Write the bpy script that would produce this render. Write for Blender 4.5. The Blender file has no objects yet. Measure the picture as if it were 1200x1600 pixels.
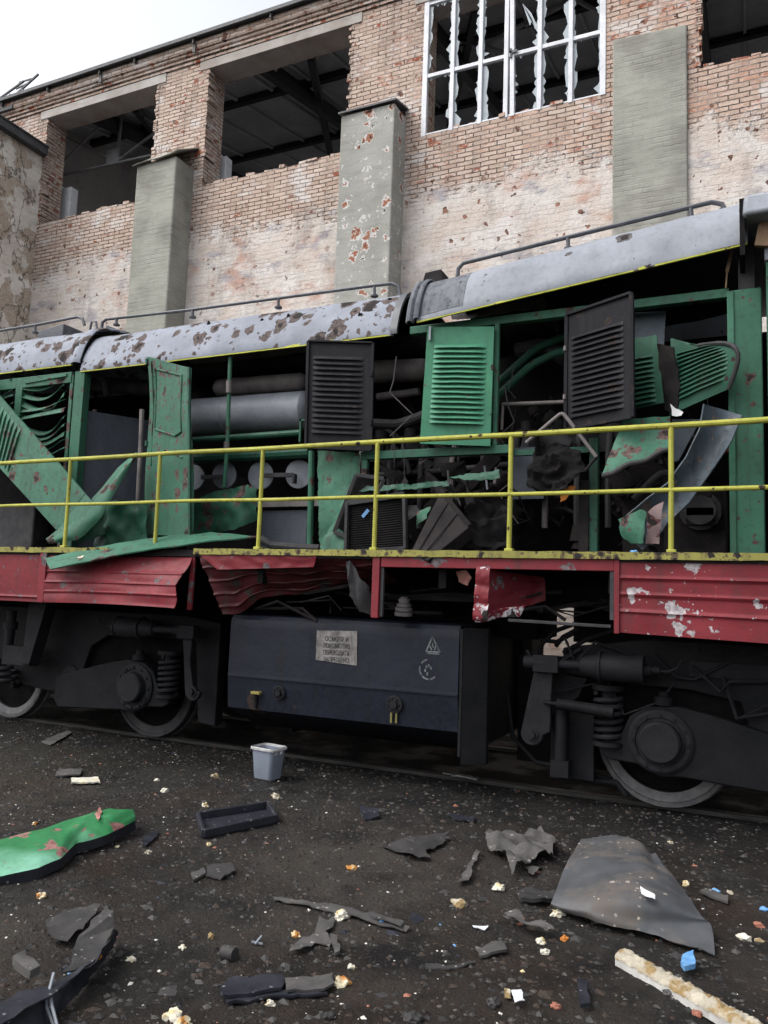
import bpy, bmesh, math, random
from mathutils import Vector, Matrix, noise as N
random.seed(11)
R=math.radians
S=bpy.context.scene
COL=S.collection
# ------------------------------------------------------------------ camera
EYE=1.55; FPX=1223.0
CX=Vector((0.90789246,0.41777837,0.03453273))      # picture right in the world
CD=Vector((-0.01301884,0.11043717,-0.99379784))    # picture down
CF=Vector((-0.41900094,0.90181199,0.10570406))     # view direction
cam=bpy.data.cameras.new('camera'); camo=bpy.data.objects.new('camera',cam); COL.objects.link(camo)
m=Matrix.Identity(4)
for i in range(3):
    m[i][0]=CX[i]; m[i][1]=-CD[i]; m[i][2]=-CF[i]
m[2][3]=EYE
camo.matrix_world=m
cam.sensor_fit='VERTICAL'; cam.sensor_height=36; cam.sensor_width=27; cam.lens=FPX/1600*36
cam.clip_start=0.05; cam.clip_end=800
S.camera=camo
# ------------------------------------------------------------------ light
SUN_EL=R(53); SUN_AZ=R(-134)     # azimuth: clockwise from +Y
w=bpy.data.worlds.new('World'); S.world=w; w.use_nodes=True
nt=w.node_tree; nt.nodes.clear()
sky=nt.nodes.new('ShaderNodeTexSky'); sky.sky_type='NISHITA'; sky.sun_disc=False
sky.sun_elevation=SUN_EL; sky.sun_rotation=SUN_AZ; sky.dust_density=4.0; sky.air_density=1.0; sky.ozone_density=1.0
hs=nt.nodes.new('ShaderNodeHueSaturation'); hs.inputs['Saturation'].default_value=0.22
bg=nt.nodes.new('ShaderNodeBackground'); bg.inputs['Strength'].default_value=0.13
wo=nt.nodes.new('ShaderNodeOutputWorld')
nt.links.new(sky.outputs[0],hs.inputs['Color']); nt.links.new(hs.outputs[0],bg.inputs[0]); nt.links.new(bg.outputs[0],wo.inputs[0])
sl=bpy.data.lights.new('sun','SUN'); sl.energy=0.5; sl.angle=R(40); sl.color=(1,0.98,0.95)
so=bpy.data.objects.new('sun',sl); COL.objects.link(so)
sd=Vector((math.sin(SUN_AZ)*math.cos(SUN_EL),math.cos(SUN_AZ)*math.cos(SUN_EL),math.sin(SUN_EL)))
so.rotation_euler=(-sd).to_track_quat('-Z','Y').to_euler(); so.location=(0,0,30)
S.view_settings.view_transform='Standard'; S.view_settings.look='None'; S.view_settings.gamma=1
S.view_settings.exposure=1.38
S.cycles.max_bounces=6; S.cycles.diffuse_bounces=3; S.cycles.glossy_bounces=2
S.cycles.use_denoising=True

# ------------------------------------------------------------------ measuring helpers
def ray(u,v): return CX*(u-600)+CD*(v-800)+CF*FPX
def A(u,v,Y):            # point of the photograph lying on the vertical plane at depth Y
    d=ray(u,v); p=d*(Y/d.y); p.z+=EYE; return p
def G(u,v,z=0.0):        # point on the level plane at height z
    d=ray(u,v); p=d*((z-EYE)/d.z); p.z+=EYE; return p
def AX(u,v,X):
    d=ray(u,v); p=d*(X/d.x); p.z+=EYE; return p
def V(*a): return Vector(a)

# ------------------------------------------------------------------ mesh helpers
class MB:
    def __init__(s): s.v=[]; s.f=[]; s.mi=[]; s.cm=0
    def add(s,vs,fs):
        b=len(s.v); s.v+=[Vector(p) for p in vs]; s.f+=[tuple(b+i for i in f) for f in fs]; s.mi+=[s.cm]*len(fs); return s
    def hexa(s,p):       # 8 points: bottom ring 0-3, top ring 4-7
        return s.add(p,[(3,2,1,0),(4,5,6,7),(0,1,5,4),(1,2,6,5),(2,3,7,6),(3,0,4,7)])
    def box(s,a,b):
        x0,y0,z0=[min(a[i],b[i]) for i in range(3)]; x1,y1,z1=[max(a[i],b[i]) for i in range(3)]
        return s.hexa([(x0,y0,z0),(x1,y0,z0),(x1,y1,z0),(x0,y1,z0),(x0,y0,z1),(x1,y0,z1),(x1,y1,z1),(x0,y1,z1)])
    def bar(s,a,b,w,h,up=(0,0,1)):   # rectangular bar from a to b
        a=Vector(a); b=Vector(b); d=(b-a).normalized(); up=Vector(up)
        if abs(d.dot(up))>0.95: up=V(0,1,0)
        sx=d.cross(up).normalized()*w/2; uz=sx.cross(d).normalized()*h/2
        return s.hexa([a-sx-uz,a+sx-uz,a+sx+uz,a-sx+uz,b-sx-uz,b+sx-uz,b+sx+uz,b-sx+uz])
    def tube(s,pts,r,n=10,cap=True):
        pts=[Vector(p) for p in pts]; k=len(pts)
        rs=r if isinstance(r,(list,tuple)) else [r]*k
        t0=(pts[1]-pts[0]).normalized(); up=V(0,0,1) if abs(t0.z)<0.9 else V(1,0,0)
        vs=[];fs=[]
        for i in range(k):
            t=(pts[min(i+1,k-1)]-pts[max(i-1,0)]).normalized()
            x=t.cross(up).normalized(); y=x.cross(t).normalized(); up=y
            for j in range(n):
                a=2*math.pi*j/n; vs.append(pts[i]+(x*math.cos(a)+y*math.sin(a))*rs[i])
        for i in range(k-1):
            for j in range(n):
                j2=(j+1)%n; fs.append((i*n+j,i*n+j2,(i+1)*n+j2,(i+1)*n+j))
        if cap: fs.append(tuple(range(n-1,-1,-1))); fs.append(tuple((k-1)*n+j for j in range(n)))
        return s.add(vs,fs)
    def lathe(s,c,axis,prof,n=28,cap=True):   # prof: list of (along axis, radius)
        ax=Vector(axis).normalized(); c=Vector(c)
        return s.tube_prof(c,ax,prof,n,cap)
    def tube_prof(s,c,ax,prof,n,cap=True):
        up=V(0,0,1) if abs(ax.z)<0.9 else V(1,0,0)
        x=ax.cross(up).normalized(); y=x.cross(ax).normalized(); vs=[];fs=[]
        for (l,r) in prof:
            for j in range(n):
                a=2*math.pi*j/n; vs.append(c+ax*l+(x*math.cos(a)+y*math.sin(a))*max(r,1e-4))
        for i in range(len(prof)-1):
            for j in range(n):
                j2=(j+1)%n; fs.append((i*n+j,i*n+j2,(i+1)*n+j2,(i+1)*n+j))
        if cap: fs.append(tuple(range(n-1,-1,-1))); fs.append(tuple((len(prof)-1)*n+j for j in range(n)))
        return s.add(vs,fs)
    def sheet(s,P,nu,nv,t=0.006,u0=0,u1=1,v0=0,v1=1):   # solid sheet following P(u,v)->point ; thickness away from viewer
        vs=[];fs=[];W=nu+1
        g=[[Vector(P(u0+(u1-u0)*i/nu,v0+(v1-v0)*j/nv)) for i in range(nu+1)] for j in range(nv+1)]
        for j in range(nv+1):
            for i in range(nu+1): vs.append(g[j][i])
        for j in range(nv+1):
            for i in range(nu+1):
                du=g[j][min(i+1,nu)]-g[j][max(i-1,0)]; dv=g[min(j+1,nv)][i]-g[max(j-1,0)][i]
                n=du.cross(dv)
                n=n.normalized() if n.length>1e-12 else V(0,1,0)
                vs.append(g[j][i]+n*t)
        o=W*(nv+1)
        for j in range(nv):
            for i in range(nu):
                a=j*W+i; fs.append((a,a+W,a+W+1,a+1)); fs.append((o+a,o+a+1,o+a+W+1,o+a+W))
        for i in range(nu):
            a=i; fs.append((a,a+1,o+a+1,o+a)); a=nv*W+i; fs.append((a+1,a,o+a,o+a+1))
        for j in range(nv):
            a=j*W; fs.append((a+W,a,o+a,o+a+W)); a=j*W+nu; fs.append((a,a+W,o+a+W,o+a))
        return s.add(vs,fs)
    def prism(s,pts,off):     # polygon extruded by vector off
        n=len(pts); off=Vector(off); p=[Vector(q) for q in pts]
        return s.add(p+[q+off for q in p],[tuple(range(n)),tuple(range(2*n-1,n-1,-1))]+[(i,(i+n),(i+1)%n+n,(i+1)%n) for i in range(n)])
    def build(s,name,mat,parent=None,smooth=True,ang=32,loc=None,bevel=0):
        me=bpy.data.meshes.new(name)
        base=V(0,0,0)
        if parent is not None: base=parent.get('_w') and Vector(parent['_w']) or V(0,0,0)
        if loc is not None: org=Vector(loc)
        elif parent is None:
            xs=[p.x for p in s.v]; ys=[p.y for p in s.v]; zs=[p.z for p in s.v]
            org=V((min(xs)+max(xs))/2,(min(ys)+max(ys))/2,min(zs))
        else:
            org=V(0,0,0)
            for p in s.v: org+=p
            org/=len(s.v)
        me.from_pydata([tuple(p-org) for p in s.v],[],s.f)
        mats=mat if isinstance(mat,(list,tuple)) else [mat]
        for mm in mats: me.materials.append(mm)
        if len(mats)>1: me.polygons.foreach_set('material_index',s.mi)
        bm=bmesh.new(); bm.from_mesh(me); bmesh.ops.recalc_face_normals(bm,faces=bm.faces); bm.to_mesh(me); bm.free()
        if smooth:
            me.shade_smooth(); me.set_sharp_from_angle(angle=R(ang))
        o=bpy.data.objects.new(name,me); COL.objects.link(o)
        o.location=org-base; o['_w']=tuple(org)
        if parent is not None: o.parent=parent
        if bevel:
            b=o.modifiers.new('bevel','BEVEL'); b.width=bevel; b.segments=2; b.limit_method='ANGLE'; b.angle_limit=R(40)
        return o
def tag(o,label=None,cat=None,group=None,kind=None):
    if label: o['label']=label
    if cat: o['category']=cat
    if group: o['group']=group
    if kind: o['kind']=kind
    return o
def empty(name,loc,label,cat,group=None):
    o=bpy.data.objects.new(name,None); COL.objects.link(o); o.location=loc; o['_w']=tuple(loc); o.empty_display_size=0.2
    return tag(o,label,cat,group)
def copy_thing(o,loc,rot=None,scale=None,label=None):
    c=o.copy(); COL.objects.link(c); c.location=loc
    if rot is not None: c.rotation_euler=rot
    if scale is not None: c.scale=scale
    if label: c['label']=label
    return c
def bil(tl,tr,br,bl,bend=None):
    n=((tr-tl).cross(bl-tl)).normalized()
    if n.y>0: n=-n       # towards the viewer
    def P(u,v,off=0.0):
        p=(tl*(1-u)+tr*u)*(1-v)+(bl*(1-u)+br*u)*v+n*off
        if bend: p=p+Vector(bend(u,v))
        return p
    return P
def Q(uvY,bend=None): return bil(*[A(*t) for t in uvY],bend=bend)
def ns(p,s=1.0,o=0): return N.noise(Vector((p[0]*s+o,p[1]*s-o*0.7,p[2]*s+o*1.3)))

# ------------------------------------------------------------------ materials
class NT:
    def __init__(s,name):
        s.m=bpy.data.materials.new(name); s.m.use_nodes=True; s.t=s.m.node_tree; s.t.nodes.clear()
        s.out=s.t.nodes.new('ShaderNodeOutputMaterial'); s.b=s.t.nodes.new('ShaderNodeBsdfPrincipled')
        s.l(s.b.outputs[0],s.out.inputs[0])
        tc=s.n('ShaderNodeTexCoord'); oi=s.n('ShaderNodeObjectInfo')
        mu=s.n('ShaderNodeVectorMath',operation='SCALE'); mu.inputs[0].default_value=(37.1,21.7,53.3); s.l(oi.outputs['Random'],mu.inputs['Scale'])
        ad=s.n('ShaderNodeVectorMath',operation='ADD'); s.l(tc.outputs['Object'],ad.inputs[0]); s.l(mu.outputs[0],ad.inputs[1])
        s.co=ad.outputs[0]; s.obj=tc.outputs['Object']; s.rnd=oi.outputs['Random']
    def n(s,ty,**k):
        x=s.t.nodes.new(ty)
        for a,b in k.items(): setattr(x,a,b)
        return x
    def l(s,a,b): s.t.links.new(a,b)
    def put(s,x,inp):
        if hasattr(x,'is_linked'): s.l(x,inp)
        elif x is not None:
            inp.default_value=(tuple(x)+(1,) if isinstance(x,tuple) and len(x)==3 and inp.type=='RGBA' else x)
    def vec(s,scale,co=None):
        v=s.n('ShaderNodeVectorMath',operation='MULTIPLY'); s.l(co or s.co,v.inputs[0]); v.inputs[1].default_value=scale; return v.outputs[0]
    def noise(s,scale,detail=4,rough=0.55,co=None,dist=0):
        x=s.n('ShaderNodeTexNoise'); x.inputs['Scale'].default_value=scale; x.inputs['Detail'].default_value=detail; x.inputs['Roughness'].default_value=rough
        x.inputs['Distortion'].default_value=dist; s.l(co or s.co,x.inputs['Vector']); return x.outputs['Fac']
    def noisec(s,scale,co=None):
        x=s.n('ShaderNodeTexNoise'); x.inputs['Scale'].default_value=scale; x.inputs['Detail'].default_value=3; s.l(co or s.co,x.inputs['Vector']); return x.outputs['Color']
    def ramp(s,fac,a,b,lo=0.0,hi=1.0):
        x=s.n('ShaderNodeMapRange'); x.inputs['From Min'].default_value=a; x.inputs['From Max'].default_value=b
        x.inputs['To Min'].default_value=lo; x.inputs['To Max'].default_value=hi; s.put(fac,x.inputs['Value']); return x.outputs[0]
    def math(s,op,a,b=None):
        x=s.n('ShaderNodeMath',operation=op); s.put(a,x.inputs[0])
        if b is not None: s.put(b,x.inputs[1])
        return x.outputs[0]
    def mix(s,f,a,b,blend='MIX'):
        x=s.n('ShaderNodeMix',data_type='RGBA',blend_type=blend); s.put(f,x.inputs[0]); s.put(a,x.inputs[6]); s.put(b,x.inputs[7]); return x.outputs[2]
    def spots(s,scale,size,warp=0.12,co=None,keep=1.0):   # ragged spots of random size: 1 inside
        co=co or s.co
        wn=s.noisec(scale*1.7,co); sb=s.n('ShaderNodeVectorMath',operation='SUBTRACT'); s.l(wn,sb.inputs[0]); sb.inputs[1].default_value=(.5,.5,.5)
        sc=s.n('ShaderNodeVectorMath',operation='SCALE'); s.l(sb.outputs[0],sc.inputs[0]); sc.inputs['Scale'].default_value=warp*4/scale
        ad=s.n('ShaderNodeVectorMath',operation='ADD'); s.l(co,ad.inputs[0]); s.l(sc.outputs[0],ad.inputs[1])
        vo=s.n('ShaderNodeTexVoronoi'); vo.inputs['Scale'].default_value=scale; s.l(ad.outputs[0],vo.inputs['Vector'])
        se=s.n('ShaderNodeSeparateColor'); s.l(vo.outputs['Color'],se.inputs[0])
        rad=s.math('MULTIPLY',s.math('POWER',se.outputs[0],2.0),size)
        if keep<1: rad=s.math('MULTIPLY',rad,s.math('LESS_THAN',se.outputs[1],keep))
        d=s.math('SUBTRACT',rad,vo.outputs['Distance'])
        return s.ramp(d,-0.01,0.012),d
    def bump(s,h,strength=0.4,dist=0.01,prev=None):
        x=s.n('ShaderNodeBump'); x.inputs['Strength'].default_value=strength; x.inputs['Distance'].default_value=dist; s.put(h,x.inputs['Height'])
        if prev: s.l(prev,x.inputs['Normal'])
        return x.outputs[0]
    def fin(s,col,rough=0.6,metal=0.0,normal=None,spec=None):
        s.put(col,s.b.inputs['Base Color']); s.put(rough,s.b.inputs['Roughness']); s.put(metal,s.b.inputs['Metallic'])
        if normal: s.l(normal,s.b.inputs['Normal'])
        if spec is not None: s.b.inputs['Specular IOR Level'].default_value=spec
        return s.m
def paint(name,base,chip,cs=7,size=0.55,keep=0.6,rough=0.5,dirt=(0.03,0.028,0.026),dirt_amt=0.42,small=True,alt=None,spec=0.2,warp=0.12,core=True):
    t=NT(name)
    n1=t.noise(2.3,5); n2=t.noise(24,4)
    c=t.mix(t.ramp(n1,0.3,0.7),tuple(x*0.78 for x in base),tuple(min(1,x*1.15) for x in base))
    if alt: c=t.mix(t.ramp(t.noise(1.1,3),0.45,0.62),c,alt)
    st=t.noise(1,6,0.65,co=t.vec((14,14,1.2)))
    c=t.mix(t.ramp(st,0.5,0.85,0,dirt_amt),c,dirt)
    c=t.mix(t.ramp(n2,0.55,0.8,0,dirt_amt*0.8),c,dirt)
    m1,d1=t.spots(cs,size,warp,keep=keep)
    mask=m1
    if small:
        m2,d2=t.spots(cs*3.1,size*0.8,warp,keep=keep*0.7); mask=t.math('MAXIMUM',m1,t.math('MULTIPLY',m2,t.ramp(n1,0.42,0.5)))
    cc=t.mix(t.ramp(t.noise(30,3),0.35,0.65),tuple(x*0.6 for x in chip),tuple(min(1,x*1.3) for x in chip))
    if core: cc=t.mix(t.ramp(d1,size*0.28,size*0.36),cc,(0.02,0.017,0.016))
    c=t.mix(mask,c,cc)
    b=t.bump(t.math('SUBTRACT',t.ramp(t.noise(5,4),0.2,0.8,0,0.5),t.math('MULTIPLY',mask,0.25)),0.5,0.012)
    b=t.bump(n2,0.15,0.003,b)
    return t.fin(c,t.mix(mask,t.ramp(n2,0.3,0.7,rough-0.1,rough+0.15),(0.85,)*3),0,b,spec)
def plain(name,a,b,scale=6,rough=0.7,bump=0.3,bd=0.006,metal=0,stretch=None,spec=0.3,fleck=None,fs=40):
    t=NT(name); co=t.vec(stretch) if stretch else t.co
    n=t.noise(scale,6,0.6,co); c=t.mix(t.ramp(n,0.33,0.67),a,b)
    f=t.noise(scale*9,3)
    c=t.mix(t.ramp(f,0.55,0.8,0,0.5),c,tuple(x*0.5 for x in a))
    if fleck:
        mk,_=t.spots(fs,0.5,keep=0.14); c=t.mix(mk,c,fleck)
    return t.fin(c,t.ramp(f,0.2,0.8,rough-0.12,min(1,rough+0.12)),metal,t.bump(t.math('ADD',n,t.math('MULTIPLY',f,0.4)),bump,bd),spec)

GREEN=(0.036,0.118,0.076); CHIP=(0.085,0.055,0.050)
M={}
M['green']=paint('green_paint',GREEN,CHIP,cs=7,size=0.62,keep=0.45,warp=0.3,dirt_amt=0.7)
M['green_clean']=paint('green_paint_clean',(0.042,0.170,0.098),CHIP,cs=7,size=0.4,keep=0.15)
M['green_chip']=paint('green_paint_chipped',(0.033,0.108,0.071),CHIP,cs=8,size=0.78,keep=0.75,warp=0.35,dirt_amt=0.6)
M['green_dark']=paint('green_paint_sooty',(0.018,0.075,0.048),(0.03,0.022,0.02),cs=6,size=0.5,keep=0.4,dirt_amt=0.8)
M['green_bright']=paint('bright_green_paint',(0.026,0.155,0.056),(0.20,0.10,0.09),cs=6,size=0.5,keep=0.45,core=False,warp=.4,alt=(0.17,0.38,0.275),small=True)
M['grey_roof']=paint('grey_roof_paint',(0.212,0.229,0.270),(0.088,0.070,0.066),cs=6.0,size=0.86,keep=0.78,warp=0.24,dirt_amt=0.12,rough=0.6,spec=.15)
M['grey_roof_light']=paint('grey_roof_paint_worn',(0.225,0.240,0.270),(0.085,0.08,0.082),cs=5,size=0.42,keep=0.25,dirt_amt=0.25,rough=0.6,spec=.15)
M['grey_roof_burnt']=paint('grey_roof_paint_burnt',(0.115,0.122,0.14),(0.05,0.046,0.05),cs=5,size=0.5,keep=0.35,dirt=(0.02,0.02,0.025),dirt_amt=1.0,rough=0.6,spec=.15)
M['red']=paint('red_paint',(0.155,0.019,0.026),(0.11,0.09,0.095),cs=7,size=0.5,keep=0.5,warp=0.45,dirt_amt=0.65,core=False)
M['red_chip']=paint('red_paint_flaking',(0.155,0.019,0.026),(0.30,0.27,0.28),cs=7.5,size=0.56,keep=0.5,warp=0.5,dirt_amt=0.6,core=False)
M['red_flap']=paint('red_paint_mostly_gone',(0.155,0.019,0.026),(0.42,0.38,0.40),cs=9,size=1.05,keep=0.9,warp=0.3,dirt_amt=0.35)
M['red_dark']=paint('red_paint_dark',(0.055,0.009,0.011),(0.03,0.022,0.022),cs=6,size=0.6,keep=0.6,warp=0.3,dirt_amt=1.0)  # much darker red for the crumpled skirt panel
M['yellow']=paint('yellow_paint',(0.32,0.315,0.055),(0.05,0.035,0.02),cs=14,size=0.42,keep=0.22,dirt=(0.12,0.10,0.03),dirt_amt=0.6)
M['yellow_dirty']=paint('yellow_paint_dirty',(0.23,0.215,0.055),(0.09,0.07,0.04),cs=18,size=0.8,keep=0.8,dirt=(0.06,0.05,0.03),dirt_amt=1.0)
M['yellow_trim']=paint('yellow_trim_paint',(0.42,0.43,0.06),(0.12,0.10,0.07),cs=12,size=0.5,keep=0.3)
M['black_door']=paint('scorched_paint',(0.0115,0.0115,0.0145),(0.032,0.026,0.024),cs=9,size=0.45,keep=0.35,rough=0.6,dirt_amt=0.5,spec=.1)
M['tank']=paint('dark_blue_tank_paint',(0.0095,0.0120,0.0205),(0.030,0.020,0.016),cs=3,size=0.42,keep=0.3,dirt=(0.010,0.009,0.009),dirt_amt=0.9,rough=0.42,spec=.2)
M['bogie']=plain('bogie_steel',(0.0065,0.007,0.0085),(0.012,0.012,0.0135),5,0.65,0.5,0.008,spec=0.12)
M['bogie_light']=plain('bogie_steel_dusty',(0.009,0.0095,0.0115),(0.018,0.018,0.0205),6,0.65,0.5,0.008,spec=0.14)
M['tyre']=plain('worn_tyre_steel',(0.055,0.055,0.06),(0.11,0.107,0.107),14,0.5,0.3,metal=0.2)
M['wheel']=plain('wheel_disc_steel',(0.004,0.004,0.0045),(0.008,0.0075,0.0075),8,0.9,0.3,spec=.05)
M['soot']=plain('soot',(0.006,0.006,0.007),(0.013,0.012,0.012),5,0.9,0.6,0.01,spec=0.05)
M['soot2']=plain('sooty_metal',(0.012,0.011,0.012),(0.026,0.022,0.022),7,0.8,0.6,0.01,spec=0.10)
M['soot3']=plain('grey_soot_metal',(0.022,0.022,0.025),(0.050,0.048,0.050),7,0.65,0.5,0.006,spec=.15)
M['inner_wall']=plain('grey_cabinet_paint',(0.045,0.052,0.065),(0.085,0.095,0.115),3,0.55,0.3,0.005,stretch=(1,1,0.4))
M['cyl']=plain('grey_cylinder_paint',(0.16,0.175,0.20),(0.24,0.255,0.28),4,0.5,0.2,0.004,spec=0.3)
M['cyl_dirty']=plain('grey_cylinder_soot',(0.07,0.064,0.066),(0.17,0.15,0.145),4,0.6,0.3,0.005)
M['greyblue']=plain('grey_blue_panel',(0.060,0.078,0.096),(0.095,0.115,0.135),4,0.5,0.2,0.004)
M['rail_steel']=plain('grab_rail_paint',(0.050,0.054,0.066),(0.085,0.09,0.10),10,0.45,0.2,0.003)
M['wood']=plain('broken_wood',(0.20,0.13,0.08),(0.34,0.23,0.15),9,0.8,0.5,0.004,stretch=(1,1,0.15))
M['white_plastic']=plain('white_window_plastic',(0.50,0.51,0.54),(0.66,0.67,0.70),3,0.4,0.1,0.002)
M['track_steel']=plain('rail_steel',(0.014,0.013,0.012),(0.04,0.038,0.036),4,0.45,0.2,0.003,metal=0.3,stretch=(1,8,8))
M['sleeper']=plain('oily_sleeper',(0.012,0.010,0.009),(0.025,0.02,0.017),6,0.9,0.6,0.01)
M['bin']=plain('grey_plastic',(0.145,0.170,0.210),(0.185,0.21,0.255),5,0.4,0.1,0.002,spec=0.5)
M['white']=plain('sticker_daylight_white',(0.6,0.6,0.6),(0.7,0.7,0.7),12,0.6,0.1,0.002)  # bin stickers, also the painted daylight patches in the hood
M['dark_plastic']=plain('black_plastic',(0.010,0.011,0.016),(0.022,0.023,0.030),8,0.5,0.3,0.005,fleck=(0.12,0.12,0.13),fs=60)
M['rubber']=plain('torn_grey_sheet',(0.040,0.038,0.038),(0.080,0.075,0.072),7,0.8,0.6,0.008,fleck=(0.22,0.2,0.19),fs=50)
M['rubber_dark']=plain('torn_black_sheet',(0.018,0.018,0.019),(0.040,0.037,0.036),7,0.75,0.6,0.008,fleck=(0.16,0.15,0.14),fs=60)
def mat_metal_sheet():
    t=NT('fallen_grey_metal'); n=t.noise(2.5,5); f=t.noise(30,4)
    c=t.mix(t.ramp(n,0.35,0.65),(0.040,0.043,0.047),(0.075,0.079,0.086))
    d=t.math('MULTIPLY',t.ramp(t.noise(3.2,4,0.6),0.47,0.62),t.ramp(f,0.35,0.6,0.4,1))
    c=t.mix(d,c,(0.085,0.073,0.065))
    mk,_=t.spots(38,0.5,keep=0.3); c=t.mix(t.math('MULTIPLY',mk,d),c,(0.35,0.31,0.27))
    return t.fin(c,t.mix(d,(0.5,)*3,(0.9,)*3),0.0,t.bump(t.math('ADD',n,t.math('MULTIPLY',f,0.3)),0.35,0.01),0.3)
M['sheet']=mat_metal_sheet()
def mat_foam(name,white,tint,amt):
    t=NT(name); n=t.noise(18,4); f=t.noise(70,3)
    c=t.mix(t.ramp(n,0.4,0.6),white,tuple(x*0.8 for x in white))
    c=t.mix(t.ramp(t.noise(13,3),0.62-amt*0.3,0.72-amt*0.3),c,tint)
    c=t.mix(t.ramp(f,0.6,0.8,0,0.35),c,(0.10,0.08,0.06))
    return t.fin(c,0.9,0,t.bump(t.math('ADD',n,t.math('MULTIPLY',f,0.5)),0.8,0.012),0.15)
M['foam']=mat_foam('pale_foam',(0.55,0.525,0.44),(0.46,0.37,0.20),0.3)
M['foam_burnt']=mat_foam('scorched_foam',(0.60,0.54,0.38),(0.34,0.15,0.04),0.55)
M['foam_yellow']=mat_foam('yellow_foam',(0.37,0.335,0.265),(0.22,0.155,0.075),0.45)
M['blue']=plain('blue_plastic',(0.07,0.20,0.42),(0.16,0.33,0.55),20,0.5,0.3,0.003)
M['paper']=plain('white_paper',(0.5,0.52,0.56),(0.62,0.63,0.66),9,0.8,0.2,0.002)
M['orange']=plain('orange_scrap',(0.35,0.11,0.02),(0.5,0.20,0.04),15,0.7,0.4,0.003)
M['brickbit']=plain('brick_crumb',(0.16,0.06,0.04),(0.30,0.13,0.09),30,0.9,0.6,0.004)
M['flap_scrap']=paint('scuffed_pink_grey',(0.20,0.14,0.14),(0.09,0.04,0.04),cs=9,size=.8,keep=.7,warp=.4)
M['skin_pink']=plain('pinkish_scrap',(0.28,0.11,0.09),(0.40,0.20,0.17),20,0.7,0.4,0.004)

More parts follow.
